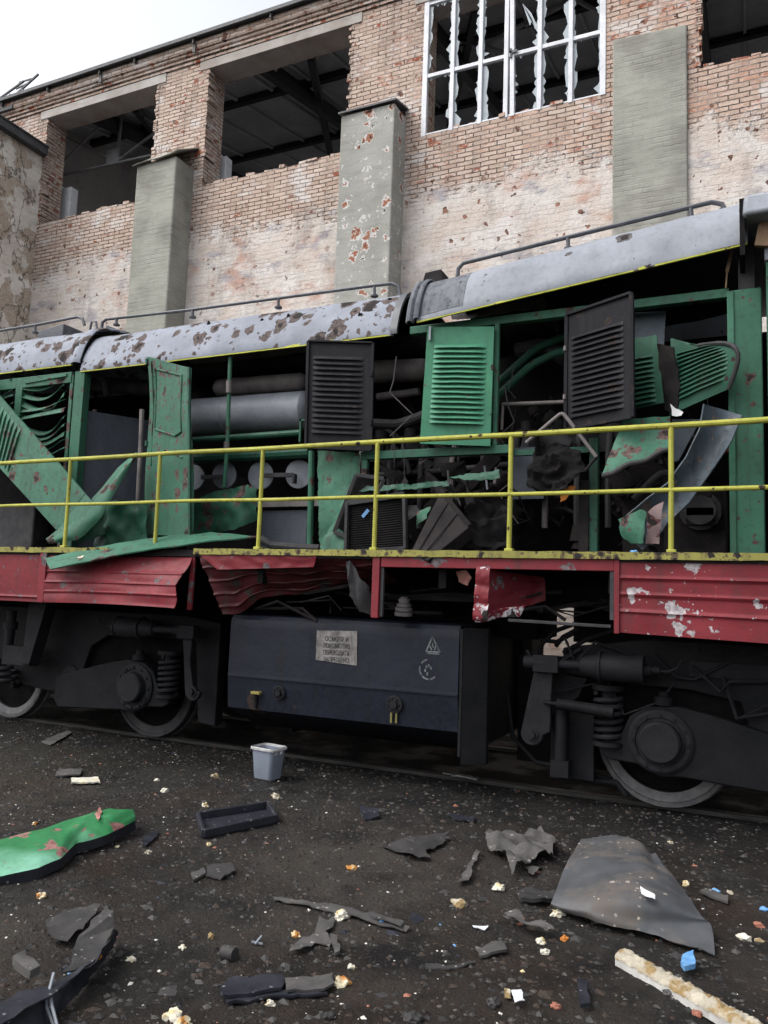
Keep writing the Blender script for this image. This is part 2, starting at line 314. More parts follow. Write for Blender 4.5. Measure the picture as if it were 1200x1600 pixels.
def mat_brick():
    t=NT('old_brickwork')
    ge=t.n('ShaderNodeNewGeometry'); sn=t.n('ShaderNodeSeparateXYZ'); t.l(ge.outputs['Position'],sn.inputs[0])
    nn=t.n('ShaderNodeSeparateXYZ'); t.l(ge.outputs['True Normal'],nn.inputs[0])
    side=t.math('GREATER_THAN',t.math('ABSOLUTE',nn.outputs[0]),0.6)
    X,Y,Z=sn.outputs[0],sn.outputs[1],sn.outputs[2]
    pos=ge.outputs['Position']
    mx=t.n('ShaderNodeMix',data_type='FLOAT'); t.l(side,mx.inputs[0]); t.l(X,mx.inputs[2]); t.l(Y,mx.inputs[3])
    wx=t.math('MULTIPLY',t.math('SUBTRACT',t.noise(1.6,4,0.6,pos),0.5),0.05); wz=t.math('MULTIPLY',t.math('SUBTRACT',t.noise(1.3,3,0.5,t.vec((1,1,1.0),pos)),0.5),0.03)
    fine=t.math('MULTIPLY',t.math('SUBTRACT',t.noise(16,3,0.6,pos),0.5),0.024)
    cb=t.n('ShaderNodeCombineXYZ'); t.l(t.math('ADD',mx.outputs[0],wx),cb.inputs[0]); t.l(t.math('ADD',t.math('ADD',Z,wz),fine),cb.inputs[1])
    br=t.n('ShaderNodeTexBrick'); t.l(cb.outputs[0],br.inputs['Vector']); br.offset=0.5
    for k,v in (('Scale',1),('Mortar Size',0.0085),('Mortar Smooth',0.35),('Bias',0),('Brick Width',0.262),('Row Height',0.074)): br.inputs[k].default_value=v
    br.inputs['Color1'].default_value=(0,0,0,1); br.inputs['Color2'].default_value=(1,1,1,1); br.inputs['Mortar'].default_value=(.5,.5,.5,1)
    se=t.n('ShaderNodeSeparateColor'); t.l(br.outputs['Color'],se.inputs[0]); rnd=se.outputs[0]; mort=br.outputs['Fac']
    big=t.noise(0.45,5,0.6,pos); mid=t.noise(2.2,5,0.6,pos); fin=t.noise(26,4,0.6,pos); grit=t.noise(7,5,0.65,pos)
    # whitewashed brick, bare brick
    pale=t.mix(rnd,(0.42,0.31,0.25),(0.56,0.455,0.39))
    bare=t.mix(rnd,(0.29,0.145,0.095),(0.45,0.265,0.190))
    right=t.ramp(X,-8.0,1.0,-0.10,0.13)
    top=t.ramp(Z,9.0,12.0,0.0,0.05)
    bm=t.math('ADD',t.math('ADD',t.math('ADD',t.math('MULTIPLY',mid,0.55),t.math('MULTIPLY',grit,0.45)),t.math('MULTIPLY',t.math('SUBTRACT',rnd,0.5),0.22)),t.math('ADD',right,top))
    brick=t.mix(t.ramp(bm,0.54,0.74),pale,bare)
    brick=t.mix(t.ramp(fin,0.5,0.8,0,0.6),brick,(0.16,0.115,0.095))
    red=t.math('MULTIPLY',t.math('GREATER_THAN',rnd,0.88),t.ramp(grit,0.50,0.58)); brick=t.mix(red,brick,(0.26,0.075,0.040))
    # plaster left on the lower wall
    zz=t.ramp(Z,7.1,8.9,0.46,0.0)
    pm=t.ramp(t.math('ADD',t.math('ADD',t.math('MULTIPLY',big,0.45),t.math('MULTIPLY',grit,0.40)),zz),0.60,0.68)
    pl=t.mix(t.ramp(mid,0.35,0.65),(0.50,0.43,0.38),(0.57,0.535,0.505))
    pl=t.mix(t.ramp(t.noise(1.5,4,0.6,t.vec((1,1,1.6),pos)),0.56,0.68,0,0.75),pl,(0.40,0.23,0.175))
    pl=t.mix(t.ramp(t.noise(1.9,5,0.65,t.vec((0.7,1,1.3),pos)),0.55,0.64,0,0.8),pl,(0.30,0.29,0.315))
    pl=t.mix(t.ramp(fin,0.5,0.75,0,0.4),pl,(0.30,0.23,0.20))
    # mortar
    md=t.mix(t.ramp(grit,0.40,0.62),(0.050,0.041,0.036),(0.20,0.165,0.145))
    filled=t.ramp(t.math('ADD',t.math('MULTIPLY',mid,.6),t.math('MULTIPLY',big,.4)),0.49,0.59,0,0.85); md=t.mix(filled,md,(0.36,0.31,0.28))
    c=t.mix(mort,brick,md)
    pmask=t.math('MULTIPLY',pm,t.math('SUBTRACT',1,t.math('MULTIPLY',mort,t.ramp(grit,0.5,0.62,0,0.28))))
    c=t.mix(pmask,c,pl)
    soot=t.math('MULTIPLY',t.ramp(t.noise(1,6,0.65,t.vec((2.2,2.2,0.7),pos)),0.50,0.68),t.ramp(fin,0.3,0.7,0.5,1))
    c=t.mix(t.math('MULTIPLY',soot,0.55),c,(0.15,0.12,0.105))
    wash=t.ramp(t.noise(1.1,6,0.7,t.vec((1,1,1.5),pos)),0.56,0.64,0,0.8); c=t.mix(t.math('MULTIPLY',wash,t.math('SUBTRACT',1,t.math('MULTIPLY',mort,0.6))),c,(0.58,0.545,0.525))
    # splinter hits
    h1,d1=t.spots(3.6,0.34,0.25,pos,keep=0.30); h2,d2=t.spots(9,0.40,0.25,pos,keep=0.22)
    hit=t.math('MULTIPLY',t.math('MAXIMUM',h1,h2),t.ramp(big,0.4,0.5,0.5,1))
    c=t.mix(hit,c,t.mix(t.ramp(grit,0.4,0.6),(0.10,0.062,0.05),(0.30,0.155,0.11)))
    ht=t.math('SUBTRACT',t.math('SUBTRACT',1,t.math('MULTIPLY',mort,t.math('SUBTRACT',1,t.math('MULTIPLY',pm,0.93)))),t.math('MULTIPLY',hit,0.9))
    ht=t.math('ADD',ht,t.math('ADD',t.math('MULTIPLY',grit,0.5),t.math('MULTIPLY',fin,0.2)))
    ht=t.math('ADD',ht,t.math('MULTIPLY',rnd,0.25)); ht=t.math('ADD',ht,t.math('MULTIPLY',pm,0.35))
    return t.fin(c,0.92,0,t.bump(ht,1.0,0.04),0.1)
M['brick']=mat_brick()
def mat_render_coat(name,a,b,wavy=True,holes=0.0,stain=(0.12,0.11,0.10),peel=False):
    t=NT(name); ge=t.n('ShaderNodeNewGeometry'); pos=ge.outputs['Position']
    n=t.noise(1.6,5,0.6,pos); f=t.noise(30,4,0.6,pos); wv=t.noise(1,4,0.5,t.vec((3,3,15),pos))
    c=t.mix(t.ramp(n,0.35,0.65),a,b); c=t.mix(t.ramp(wv,0.5,0.75,0,0.35),c,tuple(x*0.6 for x in a)); c=t.mix(t.ramp(f,0.55,0.8,0,0.4),c,stain)
    c=t.mix(t.ramp(t.noise(0.9,5,0.6,pos),0.56,0.72,0,0.5),c,stain)
    h=t.math('ADD',t.math('MULTIPLY',wv,0.5 if wavy else 0.2),t.math('MULTIPLY',f,0.25))
    if wavy:
        sp=t.n('ShaderNodeSeparateXYZ'); t.l(pos,sp.inputs[0]); cb=t.n('ShaderNodeCombineXYZ'); t.l(t.math('ADD',sp.outputs[0],sp.outputs[1]),cb.inputs[0]); t.l(t.math('ADD',sp.outputs[2],t.math('MULTIPLY',t.noise(9,3,.6,pos),.03)),cb.inputs[1])
        br=t.n('ShaderNodeTexBrick'); t.l(cb.outputs[0],br.inputs['Vector'])
        for k,v in (('Scale',1),('Mortar Size',0.012),('Mortar Smooth',1.0),('Brick Width',0.262),('Row Height',0.0785)): br.inputs[k].default_value=v
        gap=t.math('MULTIPLY',br.outputs['Fac'],t.ramp(t.noise(2.2,4,.6,pos),0.42,0.62)); h=t.math('SUBTRACT',h,t.math('MULTIPLY',gap,0.35)); c=t.mix(t.math('MULTIPLY',gap,0.22),c,tuple(x*0.45 for x in a))
    if peel:
        pk=t.ramp(t.noise(1.5,8,0.62,pos),0.50,0.525); c=t.mix(t.math('MULTIPLY',pk,.85),c,t.mix(t.ramp(f,.4,.6),(0.30,0.225,0.17),(0.44,0.37,0.30))); h=t.math('SUBTRACT',h,t.math('MULTIPLY',pk,1.0))
        cr=t.ramp(t.math('ABSOLUTE',t.math('SUBTRACT',t.noise(1.1,7,.6,t.vec((1,1,.6),pos)),.5)),0.004,0.012,.8,0); c=t.mix(cr,c,(0.10,0.08,0.065))
    if holes:
        m1,d1=t.spots(5.2,holes,0.4,pos,keep=0.9); sx=t.n('ShaderNodeSeparateXYZ'); t.l(pos,sx.inputs[0])
        m2,d2=t.spots(12,holes*0.85,0.4,pos,keep=0.55)
        mk=t.math('MAXIMUM',m1,m2)
        c=t.mix(mk,c,(0.50,0.49,0.47)); inn=t.ramp(d1,holes*0.18,holes*0.26); c=t.mix(inn,c,(0.26,0.115,0.075)); c=t.mix(t.ramp(d1,holes*0.5,holes*0.6),c,(0.03,0.025,0.02))
        c=t.mix(t.ramp(d2,holes*0.25,holes*0.35),c,(0.04,0.035,0.03))
        h=t.math('SUBTRACT',h,t.math('MULTIPLY',mk,1.2))
    return t.fin(c,0.9,0,t.bump(h,0.6,0.02),0.15)
M['coat']=mat_render_coat('cement_render',(0.235,0.235,0.205),(0.32,0.318,0.28))
M['coat_hit']=mat_render_coat('cement_render_pocked',(0.255,0.255,0.230),(0.335,0.333,0.305),False,0.62)
M['wing']=mat_render_coat('grey_plaster',(0.52,0.475,0.42),(0.74,0.70,0.645),False,0.0,(0.25,0.18,0.135),True)
M['concrete']=mat_render_coat('lintel_concrete',(0.34,0.30,0.27),(0.46,0.44,0.42),False,0.0,(0.20,0.15,0.12))
M['tin']=plain('grey_roof_edge',(0.050,0.052,0.056),(0.095,0.095,0.10),5,0.6,0.3,0.006)
M['hall_roof']=plain('dark_roof_panels',(0.30,0.31,0.335),(0.42,0.43,0.45),2,0.85,0.3)
M['hall_steel']=plain('dark_truss_steel',(0.020,0.021,0.025),(0.035,0.036,0.041),5,0.7,0.3)
M['hall_steel_pale']=plain('pale_truss_steel',(0.22,0.23,0.25),(0.32,0.33,0.35),5,0.6,0.3)
M['hall_wall']=plain('dark_hall_wall',(0.30,0.285,0.275),(0.42,0.40,0.385),1,0.9,0.4)
def mat_glass():
    t=NT('dirty_glass'); n=t.noise(12,3)
    t.b.inputs['Alpha'].default_value=0.75
    return t.fin(t.mix(n,(0.28,0.33,0.36),(0.50,0.55,0.58)),0.25,0,None,0.5)
M['glass']=mat_glass()
def mat_ground():
    t=NT('oily_asphalt'); ge=t.n('ShaderNodeNewGeometry'); pos=ge.outputs['Position']
    n=t.noise(0.8,6,0.65,pos); m=t.noise(5,6,0.65,pos); f=t.noise(45,5,0.7,pos); g=t.noise(160,3,0.7,pos)
    c=t.mix(t.ramp(m,0.35,0.65),(0.013,0.0123,0.0118),(0.033,0.0300,0.0275))
    c=t.mix(t.ramp(n,0.42,0.58,0,0.85),c,t.mix(t.ramp(t.noise(0.6,3,.5,pos),0.42,0.58),(0.035,0.0235,0.0170),(0.055,0.0485,0.0420)))
    c=t.mix(t.ramp(t.noise(1.1,6,0.65,pos),0.52,0.62,0,0.8),c,(0.005,0.005,0.006))
    c=t.mix(t.ramp(f,0.55,0.75,0,0.6),c,(0.036,0.034,0.032))
    mk,_=t.spots(60,0.5,0.2,pos,keep=0.25); c=t.mix(t.math('MULTIPLY',mk,t.ramp(m,0.4,0.6)),c,(0.09,0.085,0.08))
    mk2,_=t.spots(30,0.34,0.2,pos,keep=0.10); c=t.mix(mk2,c,(0.15,0.138,0.125))
    sp=t.n('ShaderNodeSeparateXYZ'); t.l(pos,sp.inputs[0]); track_dark=t.ramp(t.math('ADD',sp.outputs[1],t.math('MULTIPLY',t.math('SUBTRACT',n,.5),3.2)),5.0,6.2,0,0.72)  # ground darkens towards the track and beyond, edge broken by noise
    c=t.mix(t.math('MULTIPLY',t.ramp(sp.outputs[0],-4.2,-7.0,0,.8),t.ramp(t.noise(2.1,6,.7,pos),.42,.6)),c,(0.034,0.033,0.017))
    c=t.mix(track_dark,c,(0.0035,0.0035,0.004))
    wet=t.ramp(t.noise(1.7,4,0.6,pos),0.45,0.60,0.85,0.38)
    h=t.math('ADD',t.math('MULTIPLY',m,1.2),t.math('ADD',t.math('MULTIPLY',f,0.8),t.math('MULTIPLY',g,0.25)))
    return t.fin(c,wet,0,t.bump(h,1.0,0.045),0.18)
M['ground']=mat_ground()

# ------------------------------------------------------------------ ground
def ground_z(x,y):
    z=0.035*N.noise(V(x*0.7,y*0.7,3))+0.024*N.noise(V(x*2.3,y*2.3,7))+0.016*N.noise(V(x*6,y*6,1))+0.012*N.noise(V(x*17,y*17,2))
    k=max(0,min(1,(abs(y-7.4)-0.45)/0.4)) if abs(y-7.4)<1.2 else 1
    return z*0.55*k-0.03+ (0 if k==1 else -0.03*(1-k))
def make_ground():
    mb=MB()
    def axis(lo,hi,step,far):
        a=[]; x=lo
        while x<=hi+1e-6: a.append(x); x+=step
        s=step; x=hi
        while x<far: s*=1.5; x+=s; a.append(x)
        s=step; x=lo
        while x>-far: s*=1.5; x-=s; a.insert(0,x)
        return a
    xs=axis(-9,2.2,0.028,240); ys=axis(1.6,7.0,0.028,240)
    W=len(xs)
    vs=[(x,y,ground_z(x,y)) for y in ys for x in xs]
    fs=[(j*W+i,j*W+i+1,(j+1)*W+i+1,(j+1)*W+i) for j in range(len(ys)-1) for i in range(W-1)]
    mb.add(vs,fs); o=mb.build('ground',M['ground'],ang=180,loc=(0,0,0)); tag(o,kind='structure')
make_ground()
def rail(y,lab):
    mb=MB(); pts=[(-.07,-.14),(.07,-.14),(.07,-.125),(.012,-.10),(.012,-.045),(.036,-.035),(.036,-.004),(.028,0),(-.028,0),(-.036,-.004),(-.036,-.035),(-.012,-.045),(-.012,-.10),(-.07,-.125)]
    mb.prism([(-40,y+a,b) for a,b in pts],(70,0,0)); o=mb.build('rail',M['track_steel'],ang=25,bevel=0); tag(o,lab,'rail','rails under the locomotive')
rail(6.72,'near steel rail carrying the wrecked locomotive, its running edge showing in front of the wheels')
rail(8.24,'far steel rail hidden in the dark beneath the wrecked locomotive')

# ------------------------------------------------------------------ brick hall
YB=11.0
hall=empty('brick_hall',(-4,YB,0),'long weathered red and whitewashed brick hall with gutted upper windows behind the locomotive','building')
OPEN=[(-13.23,-10.28),(-9.06,-6.04),(-4.66,-1.80),(-0.50,2.45)]
SILL=[8.96,8.96,8.955,9.0]; ZT=11.31; ZR=12.0
def cellwall(name,xs,zs,hole,y0,y1,mat,parent):
    mb=MB()
    nx,nz=len(xs)-1,len(zs)-1
    fl=lambda i,j: 0<=i<nx and 0<=j<nz and not hole((xs[i]+xs[i+1])/2,(zs[j]+zs[j+1])/2)
    for i in range(nx):
        for j in range(nz):
            if not fl(i,j): continue
            a,b,c,d=xs[i],xs[i+1],zs[j],zs[j+1]
            mb.add([(a,y0,c),(b,y0,c),(b,y0,d),(a,y0,d)],[(0,1,2,3)]); mb.add([(a,y1,c),(b,y1,c),(b,y1,d),(a,y1,d)],[(3,2,1,0)])
            if not fl(i-1,j): mb.add([(a,y0,c),(a,y1,c),(a,y1,d),(a,y0,d)],[(3,2,1,0)])
            if not fl(i+1,j): mb.add([(b,y0,c),(b,y1,c),(b,y1,d),(b,y0,d)],[(0,1,2,3)])
            if not fl(i,j-1): mb.add([(a,y0,c),(b,y0,c),(b,y1,c),(a,y1,c)],[(3,2,1,0)])
            if not fl(i,j+1): mb.add([(a,y0,d),(b,y0,d),(b,y1,d),(a,y1,d)],[(0,1,2,3)])
    return mb.build(name,mat,parent,smooth=False)
xs=sorted(set([-14.6,6.0]+[x for o in OPEN for x in o])); zs=sorted(set([-0.3,11.87,ZT]+SILL))
def hole(x,z):
    for (a,b),s in zip(OPEN,SILL):
        if a<x<b and s<z<ZT: return True
    return False
wall=cellwall('wall',xs,zs,hole,YB,YB+0.5,M['brick'],hall)
# ragged bricks left standing along the sills and broken out of the jambs
mb=MB(); rr=random.Random(5)
for (a,b),s in zip(OPEN,SILL):
    x=a+0.05
    while x<b-0.3:
        L=rr.uniform(0.12,0.26)
        if rr.random()<0.7:
            h=rr.choice([0.04,0.065,0.07,0.07]); y=YB+rr.uniform(-0.012,0.05); t=rr.uniform(-.02,.02)
            mb.hexa([(x,y,s-.01),(x+L-.015,y+t,s-.01),(x+L-.015,y+t+.11,s-.01),(x,y+.11,s-.01),(x,y,s+h),(x+L-.015,y+t,s+h*rr.uniform(.8,1)),(x+L-.015,y+t+.11,s+h),(x,y+.11,s+h)])
        x+=L
    for xx,sg in ((a,1),(b,-1)):
        if a==OPEN[2][0]: continue
        z=s+0.03
        while z<ZT-0.1:
            if rr.random()<0.55:
                d=rr.uniform(0.01,0.055); mb.box((xx-sg*0.05,YB-rr.uniform(.004,.02),z),(xx+sg*d,YB+rr.uniform(.1,.3),z+0.066))
            z+=0.0785
mb.build('broken_brick_edge',M['brick'],hall,smooth=False,bevel=0.006)['kind']='stuff'
# corbelled cornice and lintels
mb=MB()
for k,(z0,z1,p) in enumerate([(11.475,11.54,.03),(11.54,11.605,.06),(11.605,11.67,.09),(11.67,11.86,.125)]):
    mb.box((-14.6,YB-p,z0),(6.0,YB+.01,z1-0.004))
mb.build('cornice',M['brick'],hall,smooth=False,bevel=0.008)
for (a,b) in OPEN:
    mb=MB(); mb.box((a-.2,YB-.018,ZT-.02),(b+.2,YB+.46,ZT+.16)); mb.build('lintel',M['concrete'],hall,smooth=False,bevel=.008)
mb=MB(); mb.box((-14.75,YB-.21,11.875),(6.0,YB+.02,11.91)); mb.box((-14.75,YB-.235,11.845),(6.0,YB-.205,11.915)); mb.hexa([(-14.75,YB+.02,11.875),(6,YB+.02,11.875),(6,YB+1.2,12.1),(-14.75,YB+1.2,12.1),(-14.75,YB+.02,11.91),(6,YB+.02,11.91),(6,YB+1.2,12.14),(-14.75,YB+1.2,12.14)]); 
mb.build('roof_edge',M['tin'],hall,smooth=False)
mb=MB(); rr=random.Random(3)
for k in range(16):
    mb=MB(); x=-14.3+k*1.28+rr.uniform(-.3,.3); mb.box((x-.015,YB-.20,11.76),(x+.015,YB-.127,11.874))
    if rr.random()<.4: mb.box((x-.03,YB-.155,11.60),(x+.03,YB-.127,11.76))
    mb.build('gutter_bracket',M['tin'],hall,smooth=False)
# interior of the hall
mb=MB()
mb.add([(-15,YB+.5,11.9),(7,YB+.5,11.9),(7,30,16.2),(-15,30,16.2)],[(0,1,2,3)]); mb.add([(-15,YB+.3,12.03),(7,YB+.3,12.03),(7,30,16.4),(-15,30,16.4)],[(3,2,1,0)])
for k in range(24): # panel seams
    x=-14.6+k*0.92; mb.box((x-.02,YB+.5,11.60),(x+.02,YB+.9,11.9)); mb.hexa([(x-.03,YB+.6,11.84),(x+.025,YB+.6,11.86),(x+.025,30,16.15),(x-.025,30,16.15),(x-.025,YB+.6,11.95),(x+.025,YB+.6,11.95),(x+.025,30,16.25),(x-.025,30,16.25)])
mb.build('roof',M['hall_roof'],hall,smooth=False)
mb=MB()
mb.box((-14.6,29.9,-.3),(6,30.2,8.0)); mb.box((-14.6,YB+.5,4.0),(6,30,4.1))
for xx in (-14.6,5.7): mb.hexa([(xx,YB+.5,-.3),(xx+.3,YB+.5,-.3),(xx+.3,30,-.3),(xx,30,-.3),(xx,YB+.5,11.95),(xx+.3,YB+.5,11.95),(xx+.3,30,16.25),(xx,30,16.25)])
mb.build('inner_wall',M['hall_wall'],hall,smooth=False)
mb=MB()
for y in (13.2,16.0,19.0,22.0,25.5):
    z=11.85+(y-YB-.5)*0.2325
    mb.bar((-14.6,y,z),(6,y,z),.12,.22)
for x in (-12.6,-8.3,-5.0,-0.6,3.6):
    mb.bar((x,YB+.5,11.55),(x,30,15.9),.16,.30); mb.bar((x+.9,YB+.9,11.7),(x-1.5,17,13.0),.13,.18)
mb.build('roof_beam',M['hall_steel'],hall,smooth=False)
mb=MB(); Y=12.3   # lattice girder behind the first opening
for a,b,wd in [((88,207),(182,252),.055),((158,196),(88,262),.05),((184,245),(190,175),.06),((186,250),(245,205),.05),((192,165),(262,205),.05),((86,276),(250,240),.06),((80,150),(270,110),.06)]:
    mb.bar(A(*a,Y),A(*b,Y),wd,wd*.6)
mb.box(A(168,235,Y)-V(0,.02,0),A(186,252,Y)+V(0,.02,0))
mb.build('roof_truss',M['hall_steel_pale'],hall,smooth=False)
mb=MB(); Y=13.0
for a,b in [((655,105),(745,50)),((700,58),(800,85)),((760,70),(850,20)),((820,40),(950,-30)),((900,0),(965,35)),((660,40),(760,78))]: mb.bar(A(*a,Y),A(*b,Y),.07,.05)
mb.build('roof_truss',M['hall_steel_pale'],hall,smooth=False)
for (u,v,u2,v2) in ((88,298,113,345),(342,247,356,290)):
    mb=MB(); p=A(u,v,11.8); q=A(u2,v2,11.8); mb.box((p.x-.1,11.7,8.7),(q.x,11.9,p.z-.06)); mb.box((p.x-.1,11.7,p.z-.06),((p.x+q.x)/2,11.9,p.z)); mb.build('inner_pier',M['white_plastic'],hall,smooth=False,bevel=.01)
# buttresses
def buttress(u0,u1,v,ztop,d,mat,name='buttress'):
    x0=A(u0,v,YB-d).x; x1=A(u1,v,YB-d).x
    mb=MB(); n=14
    def P(u,v_,side):
        pass
    mb.box((x0,YB-d,-.2),(x1,YB+.02,ztop))
    return x0,x1,mb
x0,x1,mb=buttress(213,274,270,A(240,252,YB-.5).z,.5,M['coat']); zt=A(240,252,YB-.5).z
b1=mb.build('buttress',M['coat'],hall,smooth=False,bevel=.03)
mb=MB()
def capP(u,v):
    x=x0-.04+(x1-x0+.12)*u; lift=.16*max(0,u-.45)**1.3
    return V(x,YB-.58+.58*v,zt+.02+.42*v-.05*(1-v)+lift*(1-v)*1.6+.03*math.sin(u*5))
mb.sheet(capP,12,8,-.02); mb.build('cap_sheet',M['coat'],b1)
x0,x1,mb=buttress(528,612,300,A(570,172,YB-.45).z,.45,M['coat_hit']); zt=A(570,170,YB-.45).z
b2=mb.build('buttress',M['coat_hit'],hall,smooth=False,bevel=.02)
mb=MB(); mb.hexa([(x0-.03,YB-.5,zt-.01),(x1+.04,YB-.5,zt-.01),(x1+.04,YB,zt+.12),(x0-.03,YB,zt+.12),(x0-.03,YB-.5,zt+.02),(x1+.04,YB-.5,zt+.02),(x1+.04,YB,zt+.15),(x0-.03,YB,zt+.15)])
mb.build('cap_sheet',M['tin'],b2,smooth=False)
p0=A(957,200,YB-.06); p1=A(1074,200,YB-.06)
mb=MB(); z0=A(958,62,YB-.06).z; z1=A(1072,42,YB-.06).z
mb.hexa([(p0.x,YB-.06,-.2),(p1.x,YB-.06,-.2),(p1.x,YB+.01,-.2),(p0.x,YB+.01,-.2),(p0.x,YB-.06,z0),(p1.x,YB-.06,z1+.05),(p1.x,YB+.01,z1+.05),(p0.x,YB+.01,z0)])
mb.build('buttress',M['coat'],hall,smooth=False,bevel=.02)
# big white window with smashed panes
a,b=OPEN[2]; s=SILL[2]
win=empty('window',(0,0,0),None,None); del win['_w']; win['_w']=((a+b)/2,YB+.12,s); win.parent=hall; win.location=V(*win['_w'])-V(*hall['_w'])
xl=A(663,150,YB).x; xr=A(942,100,YB).x
mb=MB(); y0,y1=YB-.004,YB+.07
def vb(x,w,z0=s-.02,z1=ZT,dx=0,y=y0): mb.hexa([(x-w/2,y,z0),(x+w/2,y,z0),(x+w/2,y1,z0),(x-w/2,y1,z0),(x-w/2+dx,y,z1),(x+w/2+dx,y,z1),(x+w/2+dx,y1,z1),(x-w/2+dx,y1,z1)])
n=6; step=(xr-xl)/n
zb=s+(ZT-s)*.42
for i in range(n+1):
    wd=.085 if i in (0,n) else .065
    if i==3:
        vb(xl+step*3-.055,.07,y=y0-.004); vb(xl+step*3+.055,.07,dx=-.035,y=y0-.006)
    else: vb(xl+step*i,wd,y=y0-.002*i)
mb.box((xl-.04,y0+.012,s-.02),(xr+.04,y1-.005,s+.03)); mb.box((xl-.04,y0+.012,ZT-.08),(xr+.04,y1-.005,ZT))
mb.hexa([(xl,y0+.008,zb),(xr,y0+.008,zb-.02),(xr,y1-.01,zb-.02),(xl,y1-.01,zb),(xl,y0+.008,zb+.065),(xr,y0+.008,zb+.045),(xr,y1-.01,zb+.045),(xl,y1-.01,zb+.065)])
mb.build('frame',M['white_plastic'],win,smooth=False,bevel=.006)
mb=MB(); hx=xl+step*3+.03; mb.box((hx-.02,y0-.03,zb+.02),(hx+.10,y0-.008,zb+.06)); mb.box((hx-.02,y0-.03,zb-.05),(hx+.01,y0-.008,zb+.10)); mb.build('window_handle',M['rail_steel'],win,smooth=False)
rr=random.Random(8)
for i in range(n):
    for (zA,zB) in ((s+.03,zb),(zb+.065,ZT-.08)):
        mb=MB(); xa=xl+step*i+.035; xb=xl+step*(i+1)-.035
        for side in (0,1):
            if rr.random()<.25 and side==0: continue
            z=zA; pts=[]
            base=xa if side==0 else xb; sg=1 if side==0 else -1
            pts=[(base-sg*.01,zA)]
            big=rr.uniform(.025,.105)
            while z<zB: pts.append((base+sg*(rr.uniform(.004,big)+(.06*rr.random() if rr.random()<.12 else 0)),z)); z+=rr.choice((rr.uniform(.015,.05),rr.uniform(.05,.14)))
            pts.append((base-sg*.01,zB))
            for k in range(len(pts)-1):
                (pa,za),(pb,zc)=pts[k],pts[k+1]
                if zc-za<1e-4: continue
                mb.prism([(base-sg*.01,YB+.04,za),(pa,YB+.04,za),(pb,YB+.04,zc),(base-sg*.01,YB+.04,zc)],(0,.005,0))
        xx=xa
        while xx<xb:
            w_=rr.uniform(.04,.12)
            if rr.random()<.5: mb.prism([(xx,YB+.04,zB),(xx+w_,YB+.04,zB),(xx+w_*rr.uniform(.2,.8),YB+.04,zB-rr.uniform(.02,.07))],(0,.005,0))
            xx+=w_
        if i==3 and zB>zb+.5:
            q=[A(*p_,YB+.045) for p_ in ((816,5),(828,40),(832,30),(836,45),(840,42),(830,20))]
            for k in range(1,5): mb.prism([q[0],q[k],q[k+1]],(0,.005,0))
        for a_,b_ in (((xa-.012,YB+.0395,zA-.01),(xa+.004,YB+.0455,zB+.01)),((xb-.004,YB+.0395,zA-.01),(xb+.012,YB+.0455,zB+.01)),((xa-.01,YB+.0392,zA-.012),(xb+.01,YB+.0458,zA+.004)),((xa-.01,YB+.0392,zB-.004),(xb+.01,YB+.0458,zB+.012))): mb.box(a_,b_)
        if mb.v: mb.build('glass_shards',M['glass'],win,smooth=False)
# ------------------------------------------------------------------ grey wing on the left
XW=-13.28
wing=empty('plastered_wing',(XW-2,10,0),'grey crumbling plastered wing with a dark roof edge, left of the brick hall','building')
zt=A(64,236,YB).z
mb=MB(); mb.box((-20,9.25,-.2),(XW,YB-.004,zt-.16)); mb.build('wall',M['wing'],wing,smooth=False)
mb=MB(); mb.box((-20,9.15,zt-.16),(XW+.16,YB-.02,zt)); mb.box((-20,9.12,zt),(XW+.19,YB-.02,zt+.03)); mb.build('roof_edge',M['tin'],wing,smooth=False)
# bent lattice on the roof corner
mb=MB(); Y=10.9
def lt(a,b,w=.035): mb.bar(A(*a,Y),A(*b,Y+.0),w,w)
lt((-30,175),(37,127)); lt((-2,172),(60,116)); 
for a,b in (((8,148),(14,158)),((30,129),(50,123)),((25,139),(42,131)),((15,147),(22,152)),((0,158),(20,148)),((2,166),(-12,161))): lt(a,b,.025)
mb.bar(A(20,165,Y),A(37,140,YB-.1),.05,.05); mb.bar(A(-10,178,Y),A(22,168,Y),.10,.08)
o=mb.build('roof_lattice',M['tin'],smooth=False); tag(o,'small bent metal lattice sticking up at the left end of the hall roof','lattice')
#LOCO
# ------------------------------------------------------------------ the wrecked locomotive
YD=5.74; YH=6.45; ZD=1.90
loco=empty('diesel_locomotive',(-4.5,7.48,0),'shelled green, red and grey diesel shunting locomotive with torn open engine hood','locomotive')
def part(mb,name,mat,parent=loco,**k): return mb.build(name,mat,parent,**k)
# walkway
mb=MB(); mb.box((-15,YD-.01,ZD-.06),(4,9.25,ZD)); part(mb,'walkway',M['soot2'],smooth=False)
def strip_P(x0,x1):
    def P(u,v):
        x=x0+(x1-x0)*u; return V(x,YD-.035-.004*N.noise(V(x*5,1,2)),ZD+.012-.052*v+.006*N.noise(V(x*6,v,4)))
    return P
for (ua,ub) in ((-300,172),(306,1500)):
    xa=A(ua,860,YD).x; xb=min(4,A(ub,866,YD).x); mb=MB(); mb.sheet(strip_P(xa,xb),int((xb-xa)*14),2,.03)
    part(mb,'walkway_edge',M['yellow_dirty'],ang=50)
